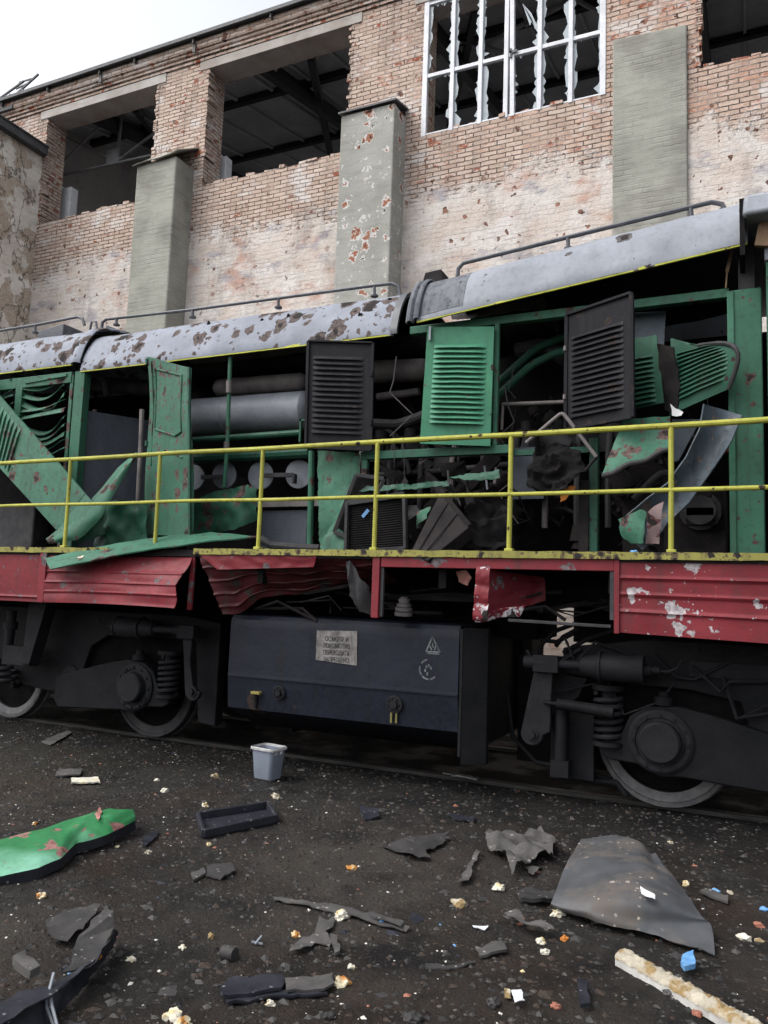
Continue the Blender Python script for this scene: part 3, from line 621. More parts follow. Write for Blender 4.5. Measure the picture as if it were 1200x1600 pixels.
# yellow handrail
hr=MB(); YR=5.78
za=A(600,690,YR).z; zm=A(600,776,YR).z
def wob(x,z,k): return V(x,YR+.006*N.noise(V(x*1.3,k,0)),z+.010*N.noise(V(x*0.9,k,5)))
xs_=[-14+.25*i for i in range(71)]
for z,r,nm in ((za,.0215,'handrail'),(zm,.0165,'mid_rail')):
    mb=MB(); mb.tube([wob(x,z,z) for x in xs_],r,10); part(mb,nm,M['yellow'])
xp=[A(u,780,YR).x for u in (106,246,407,587,797,1049)]
xp=[xp[0]-2.2,xp[0]-1.1]+xp+[xp[-1]+1.1]
for i,x in enumerate(xp):
    mb=MB(); lean=A([0,0,112,250.5,411.5,590,799.5,1050,0][i],690,YR).x-x if 2<=i<8 else 0
    mb.tube([(x-lean*.6,YR,ZD),(x-lean*.1,YR+.004,(ZD+za)/2),(x+lean*.0,YR,za-.01)],.019,10); mb.box((x-.032,YR-.03,ZD-.002),(x+.032,YR+.035,ZD+.035))
    part(mb,'handrail_post',M['yellow'],bevel=.006)

# red skirt ----------------------------------------------------------
def ribbed(ribs,amp=.016,wd=.018):
    def f(v): return sum(amp*math.exp(-((v-r)/wd)**2) for r in ribs)
    return f
def skirt(name,c,ribs,mat,nu=40,nv=60,bend=None,t=.008,parent=loco,amp=.016):
    f=ribbed(ribs,amp); P0=Q(c,bend); mb=MB(); mb.sheet(lambda u,v:P0(u,v,f(v)+.006*N.noise(V(u*5,v*3,len(ribs)))),nu,nv,t); return part(mb,name,mat,parent,ang=50)
skirt('side_skirt',[(-260,866,YD),(72,866,YD),(66,941,YD),(-260,925,YD)],[.9],M['red'],nu=20)
mb=MB(); mb.box((A(64,900,YD).x,YD-.03,1.36),(A(74,900,YD).x,YD+.02,1.895)); part(mb,'skirt_post',M['red'],bevel=.004)
def bendb(u,v):
    d=.05*math.sin(math.pi*min(1,v*1.05))*u
    return (.02*math.sin(v*9)*u**4, -d-.03*v*u+.02*N.noise(V(u*4,v*4,9)),-.02*u*v+.05*math.sin(u*2.6)*v*.3)
skirt('side_skirt',[(73,868,YD),(300,871,YD),(274,948,YD-.17),(68,941,YD-.04)],[.34,.56,.77],M['red'],bend=bendb)
mb=MB(); mb.bar(A(303,868,YD+.02),A(296,953,YD+.02),.045,.03,up=(0,1,0)); part(mb,'skirt_post',M['red'],bevel=.004)
def bendd(u,v):
    w=max(0,u-.08)
    j=.055*math.sin(14*u+1)*(1-u)*v if u<.35 else 0
    return (j*.6,.48*(v**1.25)*(.35+.65*u)+.03*N.noise(V(u*6,v*4,2))+j-.10*math.exp(-(u/.06)**2)*v,.10*v*v*(u-.3)+.07*v*math.sin(math.pi*min(1,u*1.1))-.03*math.sin(u*16)*v*(1-u)+.02*N.noise(V(u*11,v*6,4)))
skirt('crumpled_skirt',[(312,869,YD+.005),(586,873,YD+.01),(588,922,YD+.02),(332,954,YD+.0)],[.22,.45,.68,.88],M['red_dark'],bend=bendd,nu=60)
P0=Q([(312,867,YD-.02),(495,868,YD-.02),(490,886,YD-.005),(340,890,YD-.02)])
mb=MB(); mb.sheet(lambda u,v:P0(u,v,.015*N.noise(V(u*9,v*2,3))),30,6,.006); part(mb,'skirt_top_strip',M['red'],ang=50)
# torn hanging flap
def poly(pts,t,mat,name,parent=loco,crumple=.02,cell=.06,seed=0,lab=None,loc=None,freq=4,ang=45):
    """ragged sheet: a polygon in space, cut fine, crumpled and given thickness"""
    bm=bmesh.new(); vs=[bm.verts.new(p) for p in pts]; bm.faces.new(vs); bmesh.ops.triangulate(bm,faces=bm.faces[:])
    for _ in range(7):
        es=[e for e in bm.edges if e.calc_length()>cell]
        if not es: break
        bmesh.ops.subdivide_edges(bm,edges=es,cuts=1,use_grid_fill=False); bmesh.ops.triangulate(bm,faces=[f for f in bm.faces if len(f.verts)>3])
    bm.normal_update()
    n=V(0,0,0)
    for f in bm.faces: n+=f.normal*f.calc_area()
    n.normalize()
    bnd=set(v for e in bm.edges if e.is_boundary for v in e.verts)
    for v in bm.verts:
        c=v.co.copy(); d=N.noise(c*freq+V(seed,0,0))+.5*N.noise(c*freq*2.7+V(0,seed,0))
        v.co+=n*d*crumple
        if v in bnd: v.co+=(N.noise_vector(c*23+V(seed,1,0))*min(.35*cell,.012))
    bm.verts.index_update(); mb=MB(); k=len(bm.verts)
    tops=[v.co.copy() for v in bm.verts]; 
    fs=[tuple(v.index for v in f.verts) for f in bm.faces]; be=[(e.verts[0].index,e.verts[1].index) for e in bm.edges if e.is_boundary]
    bm.free()
    mb.add(tops+[p-n*t for p in tops],fs+[tuple(k+i for i in reversed(f)) for f in fs]+[(a,b,b+k,a+k) for a,b in be])
    return mb.build(name,mat,parent,ang=ang,loc=loc)
poly([A(541,878,YD+.02),A(549,876,YD),A(560,902,YD-.02),A(578,918,YD+.02),A(584,962,YD+.12),A(562,955,YD+.08),A(548,930,YD+.03),A(543,905,YD)],.006,M['soot3'],'torn_flap',crumple=.03,seed=3)
# framed opening in the skirt
mb=MB(); p=A(584,868,YD); q=A(598,966,YD); mb.box((p.x,YD-.02,q.z),(A(594,900,YD).x,YD+.03,ZD-.035)); part(mb,'skirt_post',M['red'],bevel=.004)
mb=MB(); mb.box((A(594,900,YD).x+.004,YD+.0,q.z+.01),(A(599.5,900,YD).x,YD+.03,ZD-.1)); part(mb,'skirt_post',M['soot3'],bevel=.003)
mb=MB(); mb.box((A(596,880,YD).x,YD-.012,A(700,888,YD).z),(A(960,880,YD).x,YD+.04,ZD-.035)); part(mb,'skirt_beam',M['red'],bevel=.005)
mb=MB(); mb.bar(A(795,969,YD+.01),A(955,979,YD+.01),.05,.022); part(mb,'skirt_beam',M['soot3'],bevel=.003)
mb=MB(); x=A(953,900,YD).x; mb.box((x,YD-.005,1.43),(x+.03,YD+.03,ZD-.07)); part(mb,'skirt_post',M['soot3'],bevel=.003)
# curled red flap
def bendf(u,v): return (0,.5*u*u,0)
P0=Q([(747,886,YD-.03),(830,900,YD+.02),(832,938,YD+.02),(741,968,YD-.05)],bend=lambda u,v:(.0,.42*math.sin(u*1.5)**1.5+.02*N.noise(V(u*4,v*5,1)),.05*math.sin(v*3.1)*u))
mb=MB(); mb.sheet(lambda u,v:P0(u,v,.012*N.noise(V(u*7,v*7,4))),24,24,.007); part(mb,'curled_skirt_flap',M['red'],ang=50)
P0=Q([(745,885,YD-.045),(766,886,YD-.04),(762,970,YD-.06),(739,968,YD-.06)])
mb=MB(); mb.sheet(lambda u,v:P0(u,v,.02*abs(math.sin(v*9))+.01*N.noise(V(u*3,v*9,4))),6,30,.012); part(mb,'skirt_flap_edge',M['red_flap'],ang=50)
P0=Q([(741,962,YD-.06),(820,945,YD+.08),(812,962,YD+.10),(742,972,YD-.04)])
mb=MB(); mb.sheet(lambda u,v:P0(u,v,.02*math.sin(u*8)),20,4,.007); part(mb,'skirt_flap_edge',M['red_flap'],ang=50)
# right hand ribbed panel
skirt('side_skirt',[(968,872,YD),(1420,876,YD),(1420,1022,YD),(966,988,YD)],[.27,.49,.71],M['red_chip'],nu=60)
mb=MB(); mb.box((A(960,900,YD).x,YD-.02,A(964,990,YD).z),(A(968.5,900,YD).x,YD+.03,ZD-.035)); part(mb,'skirt_post',M['red'],bevel=.004)
xe=A(1420,900,YD).x; mb=MB(); mb.box((xe+.01,YD-.004,A(1420,1022,YD).z),(4,YD+.01,ZD-.03)); part(mb,'side_skirt',M['red_chip'])
# things inside the opening
mb=MB()
c=A(631,950,YD+.22); prof=[]
for k,(r,z0,z1) in enumerate([(.075,0,.03),(.05,.03,.04),(.07,.04,.065),(.05,.065,.075),(.06,.075,.095),(.042,.095,.105),(.046,.105,.135),(.03,.135,.15)]): prof+=[(z0,r),(z1,r)]
mb.lathe(c-V(0,0,.06),(0.05,-.1,1),prof,24); part(mb,'filler_neck',M['cyl_dirty'])
poly([A(714,893,YD+.15),A(730,890,YD+.12),A(737,902,YD+.12),A(730,915,YD+.14),A(718,910,YD+.17)],.012,M['skin_pink'],'torn_scrap',crumple=.02,cell=.03)
# frame below the walkway
mb=MB(); mb.box((-15,6.6,1.50),(4,6.75,1.84)); mb.box((-15,8.1,1.5),(4,8.3,1.84))
for x in (-12,-9.5,-7.6,-5.5,-3.9,-2.2,-.9,.6,2.4): mb.box((x,5.8,1.62),(x+.06,8.3,1.84))
mb.box((A(600,950,6).x,6.05,1.52),(A(740,950,6).x,6.6,1.56)); part(mb,'under_frame',M['soot'],smooth=False)
rr=random.Random(21); mb=MB()
for k in range(26):
    x=rr.uniform(-4.4,-.9); y=rr.uniform(6.0,6.5); z=rr.uniform(1.38,1.6)
    mb.tube([(x,y,z),(x+rr.uniform(.1,.5),y+rr.uniform(-.1,.1),z+rr.uniform(-.06,.1)),(x+rr.uniform(.3,.8),y,z+rr.uniform(-.1,.1))],rr.uniform(.006,.02),6)
part(mb,'torn_cable',M['soot2'])

# fuel tank ----------------------------------------------------------
YT=6.02
tl=A(362,957,YT); tr=A(718,978,YT); bl=A(350,1103,YT-.02); br_=A(712,1146,YT-.02)
x0,x1=tl.x,tr.x; zt=1.335; zb=.49
mb=MB(); prof=[(YT+.10,zt),(YT+.035,zt-.012),(YT+.006,zt-.05),(YT,zt-.10),(YT-.0003,zt-.12),(YT-.0045,.81),(YT-.005,.79),(YT-.007,.775),(YT-.005,.76),(YT-.003,.74),(YT+.0185,zb+.015),(YT+.02,zb),(YT+.50,zb-.22),(8.3,zb-.22),(8.8,zb),(8.8,zt)]
mb.prism([(x0,a,b) for a,b in prof],(x1-x0,0,0)); tank=part(mb,'fuel_tank',M['tank'],ang=25)
mb=MB(); mb.box((x1+.004,YT+.005,.30),(x1+.03,8.8,1.30)); 
for k in range(10): mb.box((x1+.03,YT+.02,.36+k*.095),(x1+.045,YT+.05,.385+k*.095))
part(mb,'tank_end_plate',M['bogie'],tank,bevel=.003)
mb=MB(); mb.hexa([(x1+.03,YT+.01,.24),(x1+.20,YT+.14,.24),(x1+.20,YT+.2,.24),(x1+.03,YT+.07,.24),(x1+.03,YT+.01,1.31),(x1+.20,YT+.14,1.31),(x1+.20,YT+.2,1.31),(x1+.03,YT+.07,1.31)]); part(mb,'tank_end_plate',M['bogie'],tank,bevel=.004)
mb=MB(); mb.box((x0+.01,YT-.016,.772),(x1-.01,YT-.001,.780)); part(mb,'weld_seam',M['tank'],tank)
for (u,v,r) in ((437,1082,.062),(617,1100,.072)):
    c=A(u,v,YT); mb=MB(); mb.lathe(c+V(0,.01,0),(0,-1,-.05),[(0,r),(.03,r),(.032,r*.8),(.026,r*.78),(.026,r*.45),(.05,r*.42),(.05,.001)],26); cap=part(mb,'tank_cap',M['bogie_light'],tank)
    for a in range(6): mb=MB(); mb.lathe(c+V(math.cos(a*1.047)*r*.62,-.012,math.sin(a*1.047)*r*.62),(0,-1,0),[(0,.008),(.014,.008),(.014,.001)],6); part(mb,'cap_bolt',M['bogie_light'],tank)
mb=MB(); c=A(399,1090,YT); mb.lathe(c+V(0,0,-.04),(0,0,1),[(-.05,.02),(.03,.02),(.03,.028),(.045,.028),(.045,.012),(.06,.012)],12); part(mb,'drain_tap',M['soot2'],tank)
mb=MB(); mb.box(A(394,1083,YT-.01)-V(0,.03,.006),A(408,1082,YT-.01)+V(0,.02,.006)); M['brass']=plain('dull_brass',(.13,.105,.03),(.22,.18,.05),20,.6,.2,.002); part(mb,'tap_handle',M['brass'],tank,bevel=.004)
mb=MB()
for u in (612,620): 
    p=A(u,1112,YT); mb.box((p.x-.008,YT-.012,p.z-.09),(p.x+.008,YT-.002,p.z))
M['drip']=plain('ochre_drip',(.10,.085,.03),(.17,.15,.05),20,.7,.2,.002); part(mb,'paint_drip',M['drip'],tank)
def worn_white(name,a,k):
    t=NT(name); n=t.noise(9,5,.65); s=t.noise(1,5,.6,t.vec((30,30,4)))
    c=t.mix(t.ramp(n,.40,.62),a,tuple(x*.45 for x in a)); c=t.mix(t.ramp(s,.55,.75,0,k),c,(.03,.028,.03))
    return t.fin(c,.7,0,t.bump(n,.2,.004),.3)
M['sign']=worn_white('worn_sign_paint',(.20,.185,.18),.8); M['sign_dark']=plain('worn_lettering',(.018,.019,.022),(.05,.05,.055),30,.7,.1,.002); M['mark']=worn_white('worn_stencil',(.13,.14,.15),.5)
p=A(496,985,YT); q=A(558,1040,YT); yy=YT-.010
mb=MB(); mb.hexa([(p.x,yy,A(495,1031,YT).z),(q.x,yy,q.z),(q.x,yy+.012,q.z),(p.x,yy+.012,A(495,1031,YT).z),(p.x,yy,p.z),(A(559,985,YT).x,yy,A(559,986,YT).z),(A(559,985,YT).x,yy+.012,A(559,986,YT).z),(p.x,yy+.012,p.z)])
sign=part(mb,'warning_sign',M['sign'],tank,smooth=False)
mb=MB(); p2=A(484,988,YT); mb.box((p2.x,YT-.005,A(484,1032,YT).z),(p.x-.003,YT+.004,p2.z)); part(mb,'sign_ghost',M['tank'],tank,smooth=False)
def text(s,loc,size,mat,parent,name='lettering',rot=0,sx=1):
    cu=bpy.data.curves.new(name,'FONT'); cu.body=s; cu.size=size; cu.extrude=.0008; cu.align_x='CENTER'; cu.align_y='CENTER'
    tmp=bpy.data.objects.new('tmp',cu); COL.objects.link(tmp); bpy.context.view_layer.update()
    me=bpy.data.meshes.new_from_object(tmp.evaluated_get(bpy.context.evaluated_depsgraph_get())); bpy.data.objects.remove(tmp)
    me.materials.clear(); me.materials.append(mat); me.name=name
    me.transform(Matrix.Rotation(R(90),4,'X')@Matrix.Scale(sx,4,(1,0,0)))
    o=bpy.data.objects.new(name,me); COL.objects.link(o); o.parent=parent; o.location=Vector(loc)-Vector(parent['_w']); o.rotation_euler=(0,rot,0); return o
cx=(p.x+q.x)/2
zs_=p.z
for k,wd in enumerate(('ОСМОТР И','ЛОКОМОТИВ','ПЕРЕХОДИТЬ','ЗАПРЕЩЕНО')):
    text(wd,(cx,yy-.0025,zs_-.066-k*.058),.055,M['sign_dark'],tank,rot=R(-1.2),sx=.72*(9/len(wd))**.6)
# triangle and ring stencils
mb=MB(); ca=A(676,1011,YT); yy=YT-.0045
tri=[A(676,995,YT),A(688,1019,YT),A(666,1018,YT)]
for i in range(3):
    a,b=tri[i],tri[(i+1)%3]; a=V(a.x,yy,a.z); b=V(b.x,yy,b.z); mb.bar(a,b,.002,.012,up=(0,1,0)) if False else mb.bar(a,b,.012,.002,up=(0,1,0))
for (u,v,u2,v2) in ((672,1009,675,1016),(676,1005,677,1012),(679,1016,682,1007),(682,1007,685,1016)): 
    a=A(u,v,YT); b=A(u2,v2,YT); mb.bar(V(a.x,yy,a.z),V(b.x,yy,b.z),.010,.002,up=(0,1,0))
a=A(668,1021,YT); b=A(687,1022,YT); mb.bar(V(a.x,yy,a.z),V(b.x,yy,b.z),.008,.002,up=(0,1,0)); part(mb,'warning_stencil',M['mark'],tank)
mb=MB(); c=A(670,1046,YT); rad=.078
for k in range(24):
    a0=R(100+k*9.0); 
    if k in (5,6,13,19): continue
    mb.bar(V(c.x+rad*math.cos(a0),yy,c.z+rad*math.sin(a0)),V(c.x+rad*math.cos(a0+R(9)),yy,c.z+rad*math.sin(a0+R(9))),.014,.002,up=(0,1,0))
for dx,dz in ((-.02,.02),(-.03,-.01),(.0,.03),(-.01,-.035),(.02,.012)): mb.box((c.x+dx-.007,yy-.001,c.z+dz-.012),(c.x+dx+.007,yy+.001,c.z+dz+.012))
part(mb,'warning_stencil',M['mark'],tank)

# bogies ----------------------------------------------------------------
def spring(mb,c,r,h,n,w):
    pts=[]; k=int(n*14)
    for i in range(k+1):
        a=2*math.pi*n*i/k; pts.append(V(c.x+r*math.cos(a),c.y+r*math.sin(a),c.z+h*i/k))
    mb.tube(pts,w,8)
def wheel(parent,x,tm='tyre'):
    mb=MB(); c=V(x,6.60,.505)
    mb.lathe(c,(0,1,0),[(.03,.40),(.012,.466),(.0,.474),(.0,.504),(.012,.512),(.10,.508),(.115,.53),(.135,.53),(.14,.45),(.14,.40),(.03,.40)],56,False); part(mb,'tyre',M[tm],parent)
    mb=MB(); mb.lathe(c+V(0,.008,0),(0,1,0),[(.02,.03),(.02,.15),(.06,.18),(.075,.38),(.035,.41),(.03,.465),(.1,.465),(.1,.05)],48); part(mb,'wheel_disc',M['wheel'],parent)
    mb=MB(); mb.tube([(x,6.62,.505),(x,8.4,.505)],.09,16); part(mb,'axle',M['bogie'],parent)
    mb=MB(); mb.lathe(V(x,8.36,.505),(0,-1,0),[(0,.45),(0,.505),(.10,.51),(.115,.53),(.14,.53),(.14,.3)],40); part(mb,'tyre',M['bogie'],parent)
def axle_gear(parent,x,sg,big=1.0):
    """axle box arm with spring; sg=+1: spring on the left of the box, arm running right"""
    y=6.33; k=sg
    mb=MB(); P=lambda a,b:(x+k*a,y,b)
    pts=[P(-.44,.47),P(-.44,.40),P(-.36,.36),P(-.16,.35),P(.0,.275),P(.16,.29),P(.45,.27),P(1.05,.24),P(1.12,.32),P(1.10,.55),P(.9,.62),P(.35,.76),P(.12,.80),P(-.10,.78),P(-.22,.70),P(-.30,.52)]
    if k<0: pts=pts[::-1]
    mb.prism(pts,(0,.14,0)); part(mb,'axle_box_arm',M['bogie'],parent,ang=20,bevel=.012)
    mb=MB(); mb.lathe(V(x,y+.01,.535),(0,-1,0),[(0,.235),(.03,.235),(.045,.215),(.045,.18),(.035,.175),(.035,.155),(.10,.15),(.115,.135),(.115,.001)],40); part(mb,'axle_box',M['bogie_light'],parent)
    for a in range(12): mb=MB(); mb.lathe(V(x+.198*math.cos(a*math.pi/6),y-.036,.535+.198*math.sin(a*math.pi/6)),(0,-1,0),[(0,.012),(.014,.012),(.014,.001)],6); part(mb,'axle_box_bolt',M['bogie_light'],parent)
    mb=MB(); c=V(x-k*.385,y+.05,.49); spring(mb,c,.098,.36,6.5,.020); part(mb,'spring',M['bogie_light'],parent)
    mb=MB(); mb.lathe(c+V(0,0,-.03),(0,0,1),[(0,.125),(.03,.125),(.03,.05),(.42,.05),(.42,.125),(.46,.125),(.46,.05)],24); part(mb,'spring_seat',M['bogie'],parent)
    mb=MB(); mb.lathe(V(x+k*.02,y+.06,.80),(0,0,1),[(0,.07),(.06,.07),(.06,.04),(.1,.04)],16); part(mb,'stop_bracket',M['bogie'],parent)
def brake(parent,x,z,sg,lever_x,zt,zb_,damp=True):
    y=6.22; k=sg
    mb=MB(); mb.lathe(V(x,y,z),(k,0,0),[(-.02,.03),(-.02,.118),(.0,.118),(.0,.104),(.29,.104),(.29,.112),(.31,.112),(.31,.05),(.36,.045),(.36,.03),(.42,.028)],28); part(mb,'brake_cylinder',M['bogie_light'],parent)
    mb=MB(); mb.lathe(V(x,y,z),(-k,0,0),[(.02,.10),(.06,.09),(.16,.06),(.16,.036),(.42,.034),(.42,.052),(.60,.052)],20); mb.box((lever_x-.09,y-.05,z-.07),(lever_x+.11,y+.05,z+.06)); part(mb,'brake_rod',M['bogie_light'],parent,bevel=.006)
    mb=MB(); mb.tube([(x+k*.40,y,z),(x+k*.48,y,z-.005),(x+k*.55,y-.02,z+.03),(x+k*.58,y-.02,z+.09)],.012,8); part(mb,'air_pipe',M['bogie_light'],parent)
    mb=MB(); pts=[(lever_x-.065,y+.0,zt),(lever_x+.065,y,zt),(lever_x+.05-k*.0,y,(zt+zb_)/2),(lever_x-k*.03+.075,y,zb_+.03)]
    for a in range(7): an=-a*math.pi/6; pts.append((lever_x-k*.10+.09*math.cos(an)*1,y,zb_+.09*math.sin(an)))
    mb.prism(pts,(0,.05,0)); part(mb,'brake_lever',M['bogie_light'],parent,ang=25,bevel=.008)
    mb=MB(); mb.lathe(V(lever_x-k*.10,y+.005,zb_),(0,-1,0),[(0,.055),(.012,.055),(.012,.03),(.04,.03),(.04,.001)],16); part(mb,'lever_pin',M['bogie_light'],parent)
    if not damp: return
    mb=MB(); mb.tube([(lever_x,y-.03,z-.30),(lever_x+k*.12,y-.02,z-.305)],.016,8); mb.tube([(lever_x+k*.10,y-.02,z-.30),(lever_x+k*.52,y,z-.335)],[.04,.048],12); part(mb,'slack_adjuster',M['bogie'],parent)
    mb=MB(); mb.tube([(x-k*.32,y+.08,z-.36),(x-k*.32,y+.08,.28)],.05,12); mb.box((x-k*.32-.07,y+.02,.20),(x-k*.32+.07,y+.16,.32)); part(mb,'damper',M['bogie'],parent)
def bogie_child(name,loc):
    o=bpy.data.objects.new(name,None); COL.objects.link(o); o.parent=loco; o.location=V(*loc)-Vector(loco['_w']); o['_w']=tuple(loc); return o
xw=A(1031,1160,6.3).x
bg1=bogie_child('bogie',(xw+2,7.48,0))
wheel(bg1,xw); wheel(bg1,xw+2.0); wheel(bg1,xw+4)
axle_gear(bg1,xw,1); axle_gear(bg1,xw+2.2,1)
mb=MB(); mb.prism([(xw-.75,6.42,1.18),(xw-.75,6.42,.98),(xw-.30,6.42,.93),(xw+.2,6.42,.92),(xw+.55,6.42,.86),(xw+.62,6.42,.62),(xw+1.2,6.42,.5),(xw+5,6.42,.5),(xw+5,6.42,1.28),(xw-.1,6.42,1.28)],(0,.16,0)); part(mb,'bogie_frame',M['bogie'],bg1,ang=20,bevel=.01)
mb=MB(); mb.prism([(xw-.98,6.40,.99),(xw-.55,6.40,.95),(xw-.62,6.40,.80),(xw-.86,6.40,.62),(xw-.98,6.40,.60)],(0,.08,0)); mb.box((xw-.70,6.42,.16),(xw-.5,6.52,.72)); mb.box((xw-.86,6.50,.13),(xw-.78,6.6,.62)); mb.tube([(xw-1.25,6.6,.75),(xw-1.2,6.6,.4),(xw-1.0,6.6,.22),(xw-.6,6.6,.2),(xw-.4,6.6,.15),(xw-.25,6.6,.05)],.02,8); part(mb,'brake_hanger',M['bogie'],bg1,bevel=.006)
mb=MB(); mb.tube([(xw-.6,6.55,.14),(xw-.35,6.58,.14),(xw-.28,6.58,.05)],.025,8); part(mb,'sand_pipe',M['bogie'],bg1)
mb=MB(); mb.box((xw-.30,6.505,.56),(xw+5,6.545,1.2)); part(mb,'bogie_frame',M['wheel'],bg1,smooth=False)
mb=MB(); mb.box((A(812,1050,7.0).x,6.96,.15),(A(1000,1050,7.0).x,7.04,A(850,1024,7.0).z)); part(mb,'cross_member',M['soot'],bg1,smooth=False)
bx=A(940,1042,6.22)
brake(bg1,bx.x,bx.z,1,A(852,1040,6.22).x,bx.z+.06,A(828,1147,6.22).z)
mb=MB()
for pts in ([(838,1030),(848,1005),(870,985),(905,972)],[(868,1010),(880,995),(905,982)],[(845,1000),(870,1003),(895,990)],[(880,1020),(915,1000),(960,985)]): mb.tube([A(u,v,6.42) for u,v in pts],.018,8)
part(mb,'air_pipe',M['soot'],bg1)
rb_=random.Random(61)
for k in range(10):
    x=rb_.uniform(xw-1.1,xw+1.0); z=rb_.uniform(.9,1.4); mb=MB(); mb.tube([V(x,6.38,z),V(x+rb_.uniform(.05,.2),6.34,z-rb_.uniform(.1,.3)),V(x+rb_.uniform(.2,.5),6.36,z-rb_.uniform(.0,.25)),V(x+rb_.uniform(.4,.7),6.4,z+rb_.uniform(-.1,.1))],rb_.uniform(.008,.018),6); part(mb,'air_hose',M['bogie_light'],bg1)
for k in range(8):
    mb=MB(); mb.lathe(V(xw+.25+k*.16,6.42,1.22),(0,-1,0),[(0,.02),(.02,.02),(.02,.008)],6); part(mb,'frame_bolt',M['bogie_light'],bg1)
mb=MB(); mb.box((xw+.2,6.40,1.02),(xw+1.4,6.419,1.14)); part(mb,'frame_plate',M['bogie_light'],bg1,bevel=.004)
# left bogie
xl2=A(208,1070,6.3).x; 
bg2=bogie_child('bogie',(xl2-2,7.48,0))
wheel(bg2,xl2,'soot3'); xw3=A(18,1055,6.6).x; wheel(bg2,xw3); wheel(bg2,xw3-2)
axle_gear(bg2,xl2,-1); 
mb=MB(); mb.prism([(xl2+.95,6.42,1.22),(xl2+.95,6.42,.22),(xl2+.74,6.42,.24),(xl2+.66,6.42,1.02),(xl2+.2,6.42,1.04),(xl2-.5,6.42,1.02),(xl2-.72,6.42,.9),(xl2-.85,6.42,.55),(xl2-.95,6.42,.42),(xl2-1.3,6.42,.38),(xl2-1.7,6.42,.42),(xl2-2.2,6.42,.75),(xl2-5,6.42,.75),(xl2-5,6.42,1.28),(xl2+.5,6.42,1.28)][::-1],(0,.12,0)); part(mb,'bogie_frame',M['bogie'],bg2,ang=20,bevel=.01)
mb=MB(); mb.lathe(V(xl2-.98,6.44,.56),(0,-1,0),[(0,.12),(.04,.12),(.06,.1),(.06,.05),(.08,.05),(.08,.001)],24); part(mb,'pivot',M['bogie_light'],bg2)
mb=MB(); mb.box((xl2-1.05,6.505,.52),(xl2+.72,6.545,1.2)); part(mb,'bogie_frame',M['wheel'],bg2,smooth=False)
b2=A(222,982,6.22); brake(bg2,b2.x,b2.z,-1,A(293,985,6.22).x,b2.z+.02,A(293,1080,6.22).z,False)
mb=MB(); p=A(40,945,6.1); q=A(62,1040,6.1); mb.hexa([(p.x,6.1,q.z),(p.x+.12,6.1,q.z),(p.x+.12,6.25,q.z),(p.x,6.25,q.z),(p.x+.05,6.1,p.z+.1),(p.x+.33,6.1,p.z+.1),(p.x+.33,6.25,p.z+.1),(p.x+.05,6.25,p.z+.1)]); mb.box((A(2,1010,6.1).x,6.12,A(2,1038,6.1).z),(p.x+.1,6.25,A(2,1008,6.1).z)); part(mb,'step_bracket',M['bogie_light'],bg2,bevel=.006)
mb=MB(); c=A(14,1000,6.2); mb.lathe(c,(0.05,0,1),[(-.25,.03),(-.06,.03),(-.05,.05),(.12,.055),(.12,.075),(.2,.075),(.2,.05),(.32,.05)],16); part(mb,'damper',M['bogie_light'],bg2)
mb=MB(); spring(mb,A(8,1070,6.3),.10,.2,3,.022); part(mb,'spring',M['bogie_light'],bg2)
# dark gear inside the frames
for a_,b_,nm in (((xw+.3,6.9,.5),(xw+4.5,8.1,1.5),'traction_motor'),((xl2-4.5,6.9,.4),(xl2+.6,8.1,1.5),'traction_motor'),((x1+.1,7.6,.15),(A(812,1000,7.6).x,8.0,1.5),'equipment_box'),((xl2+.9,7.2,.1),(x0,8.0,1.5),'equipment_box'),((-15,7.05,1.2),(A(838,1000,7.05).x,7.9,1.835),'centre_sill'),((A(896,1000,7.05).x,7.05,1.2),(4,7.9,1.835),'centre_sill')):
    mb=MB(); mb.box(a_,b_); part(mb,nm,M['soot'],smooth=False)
#HOOD
# ------------------------------------------------------------------ engine hood
def louvre(c,n,mat,name,parent=loco,ml=.13,mr=.13,mt=.16,mb_=.1,depth=.022,t=.03,bend=None,rim=.0,mat2=None,nu=10,wav=.0,flip=1,lab=None):
    """pressed-louvre panel on four corner points: solid leaf + rows of open pressed gills"""
    P=bil(*c,bend=bend); mb=MB()
    mb.sheet(lambda u,v:P(u,v,.004*N.noise(V(u*3,v*4,n))),14,28,t)
    m2=MB(); H=(1-mt-mb_)/n
    for k in range(n):
        v0=mt+k*H+H*.10; v1=v0+H*.74
        prof=[(0,0.001),(.30,.45),(.62,.85),(.85,1.0),(1.0,.98),(1.0,.15)]
        vs=[];fs=[]; W=len(prof)
        for i in range(nu+1):
            s=i/nu; u=ml+(1-ml-mr)*s; e=min(1,min(s,1-s)*nu/1.6); e=math.sqrt(max(0,e)); 
            w_=wav*N.noise(V(s*3,k*.6,5))
            for (a,b) in prof: vs.append(P(u,v0+(v1-v0)*a+w_,(depth*b*e+.0015)*flip))
        for i in range(nu):
            for j in range(W-1):
                a=i*W+j; fs.append((a,a+1,a+W+1,a+W))
        m2.add(vs,fs)
    o=part(mb,name,mat,parent,bevel=0)
    g=m2.build('louvre_gills',mat,o,ang=50)
    if rim:
        m3=MB()
        for (a,b,c_,d) in ((0,0,1,0),(1,0,1,1),(0,1,1,1),(0,0,0,1)):
            m3.bar(P(a,b,.006),P(c_,d,.006),.03,rim)
        m3.build('door_rim',mat2 or mat,o,bevel=.004)
    return o,P
def hinge(parent,P,uvs,mat):
    for (u,v) in uvs:
        mb=MB(); a=P(u,v-.02,.02); b=P(u,v+.02,.02); mb.tube([a,b],.013,10); part(mb,'hinge',mat,parent)

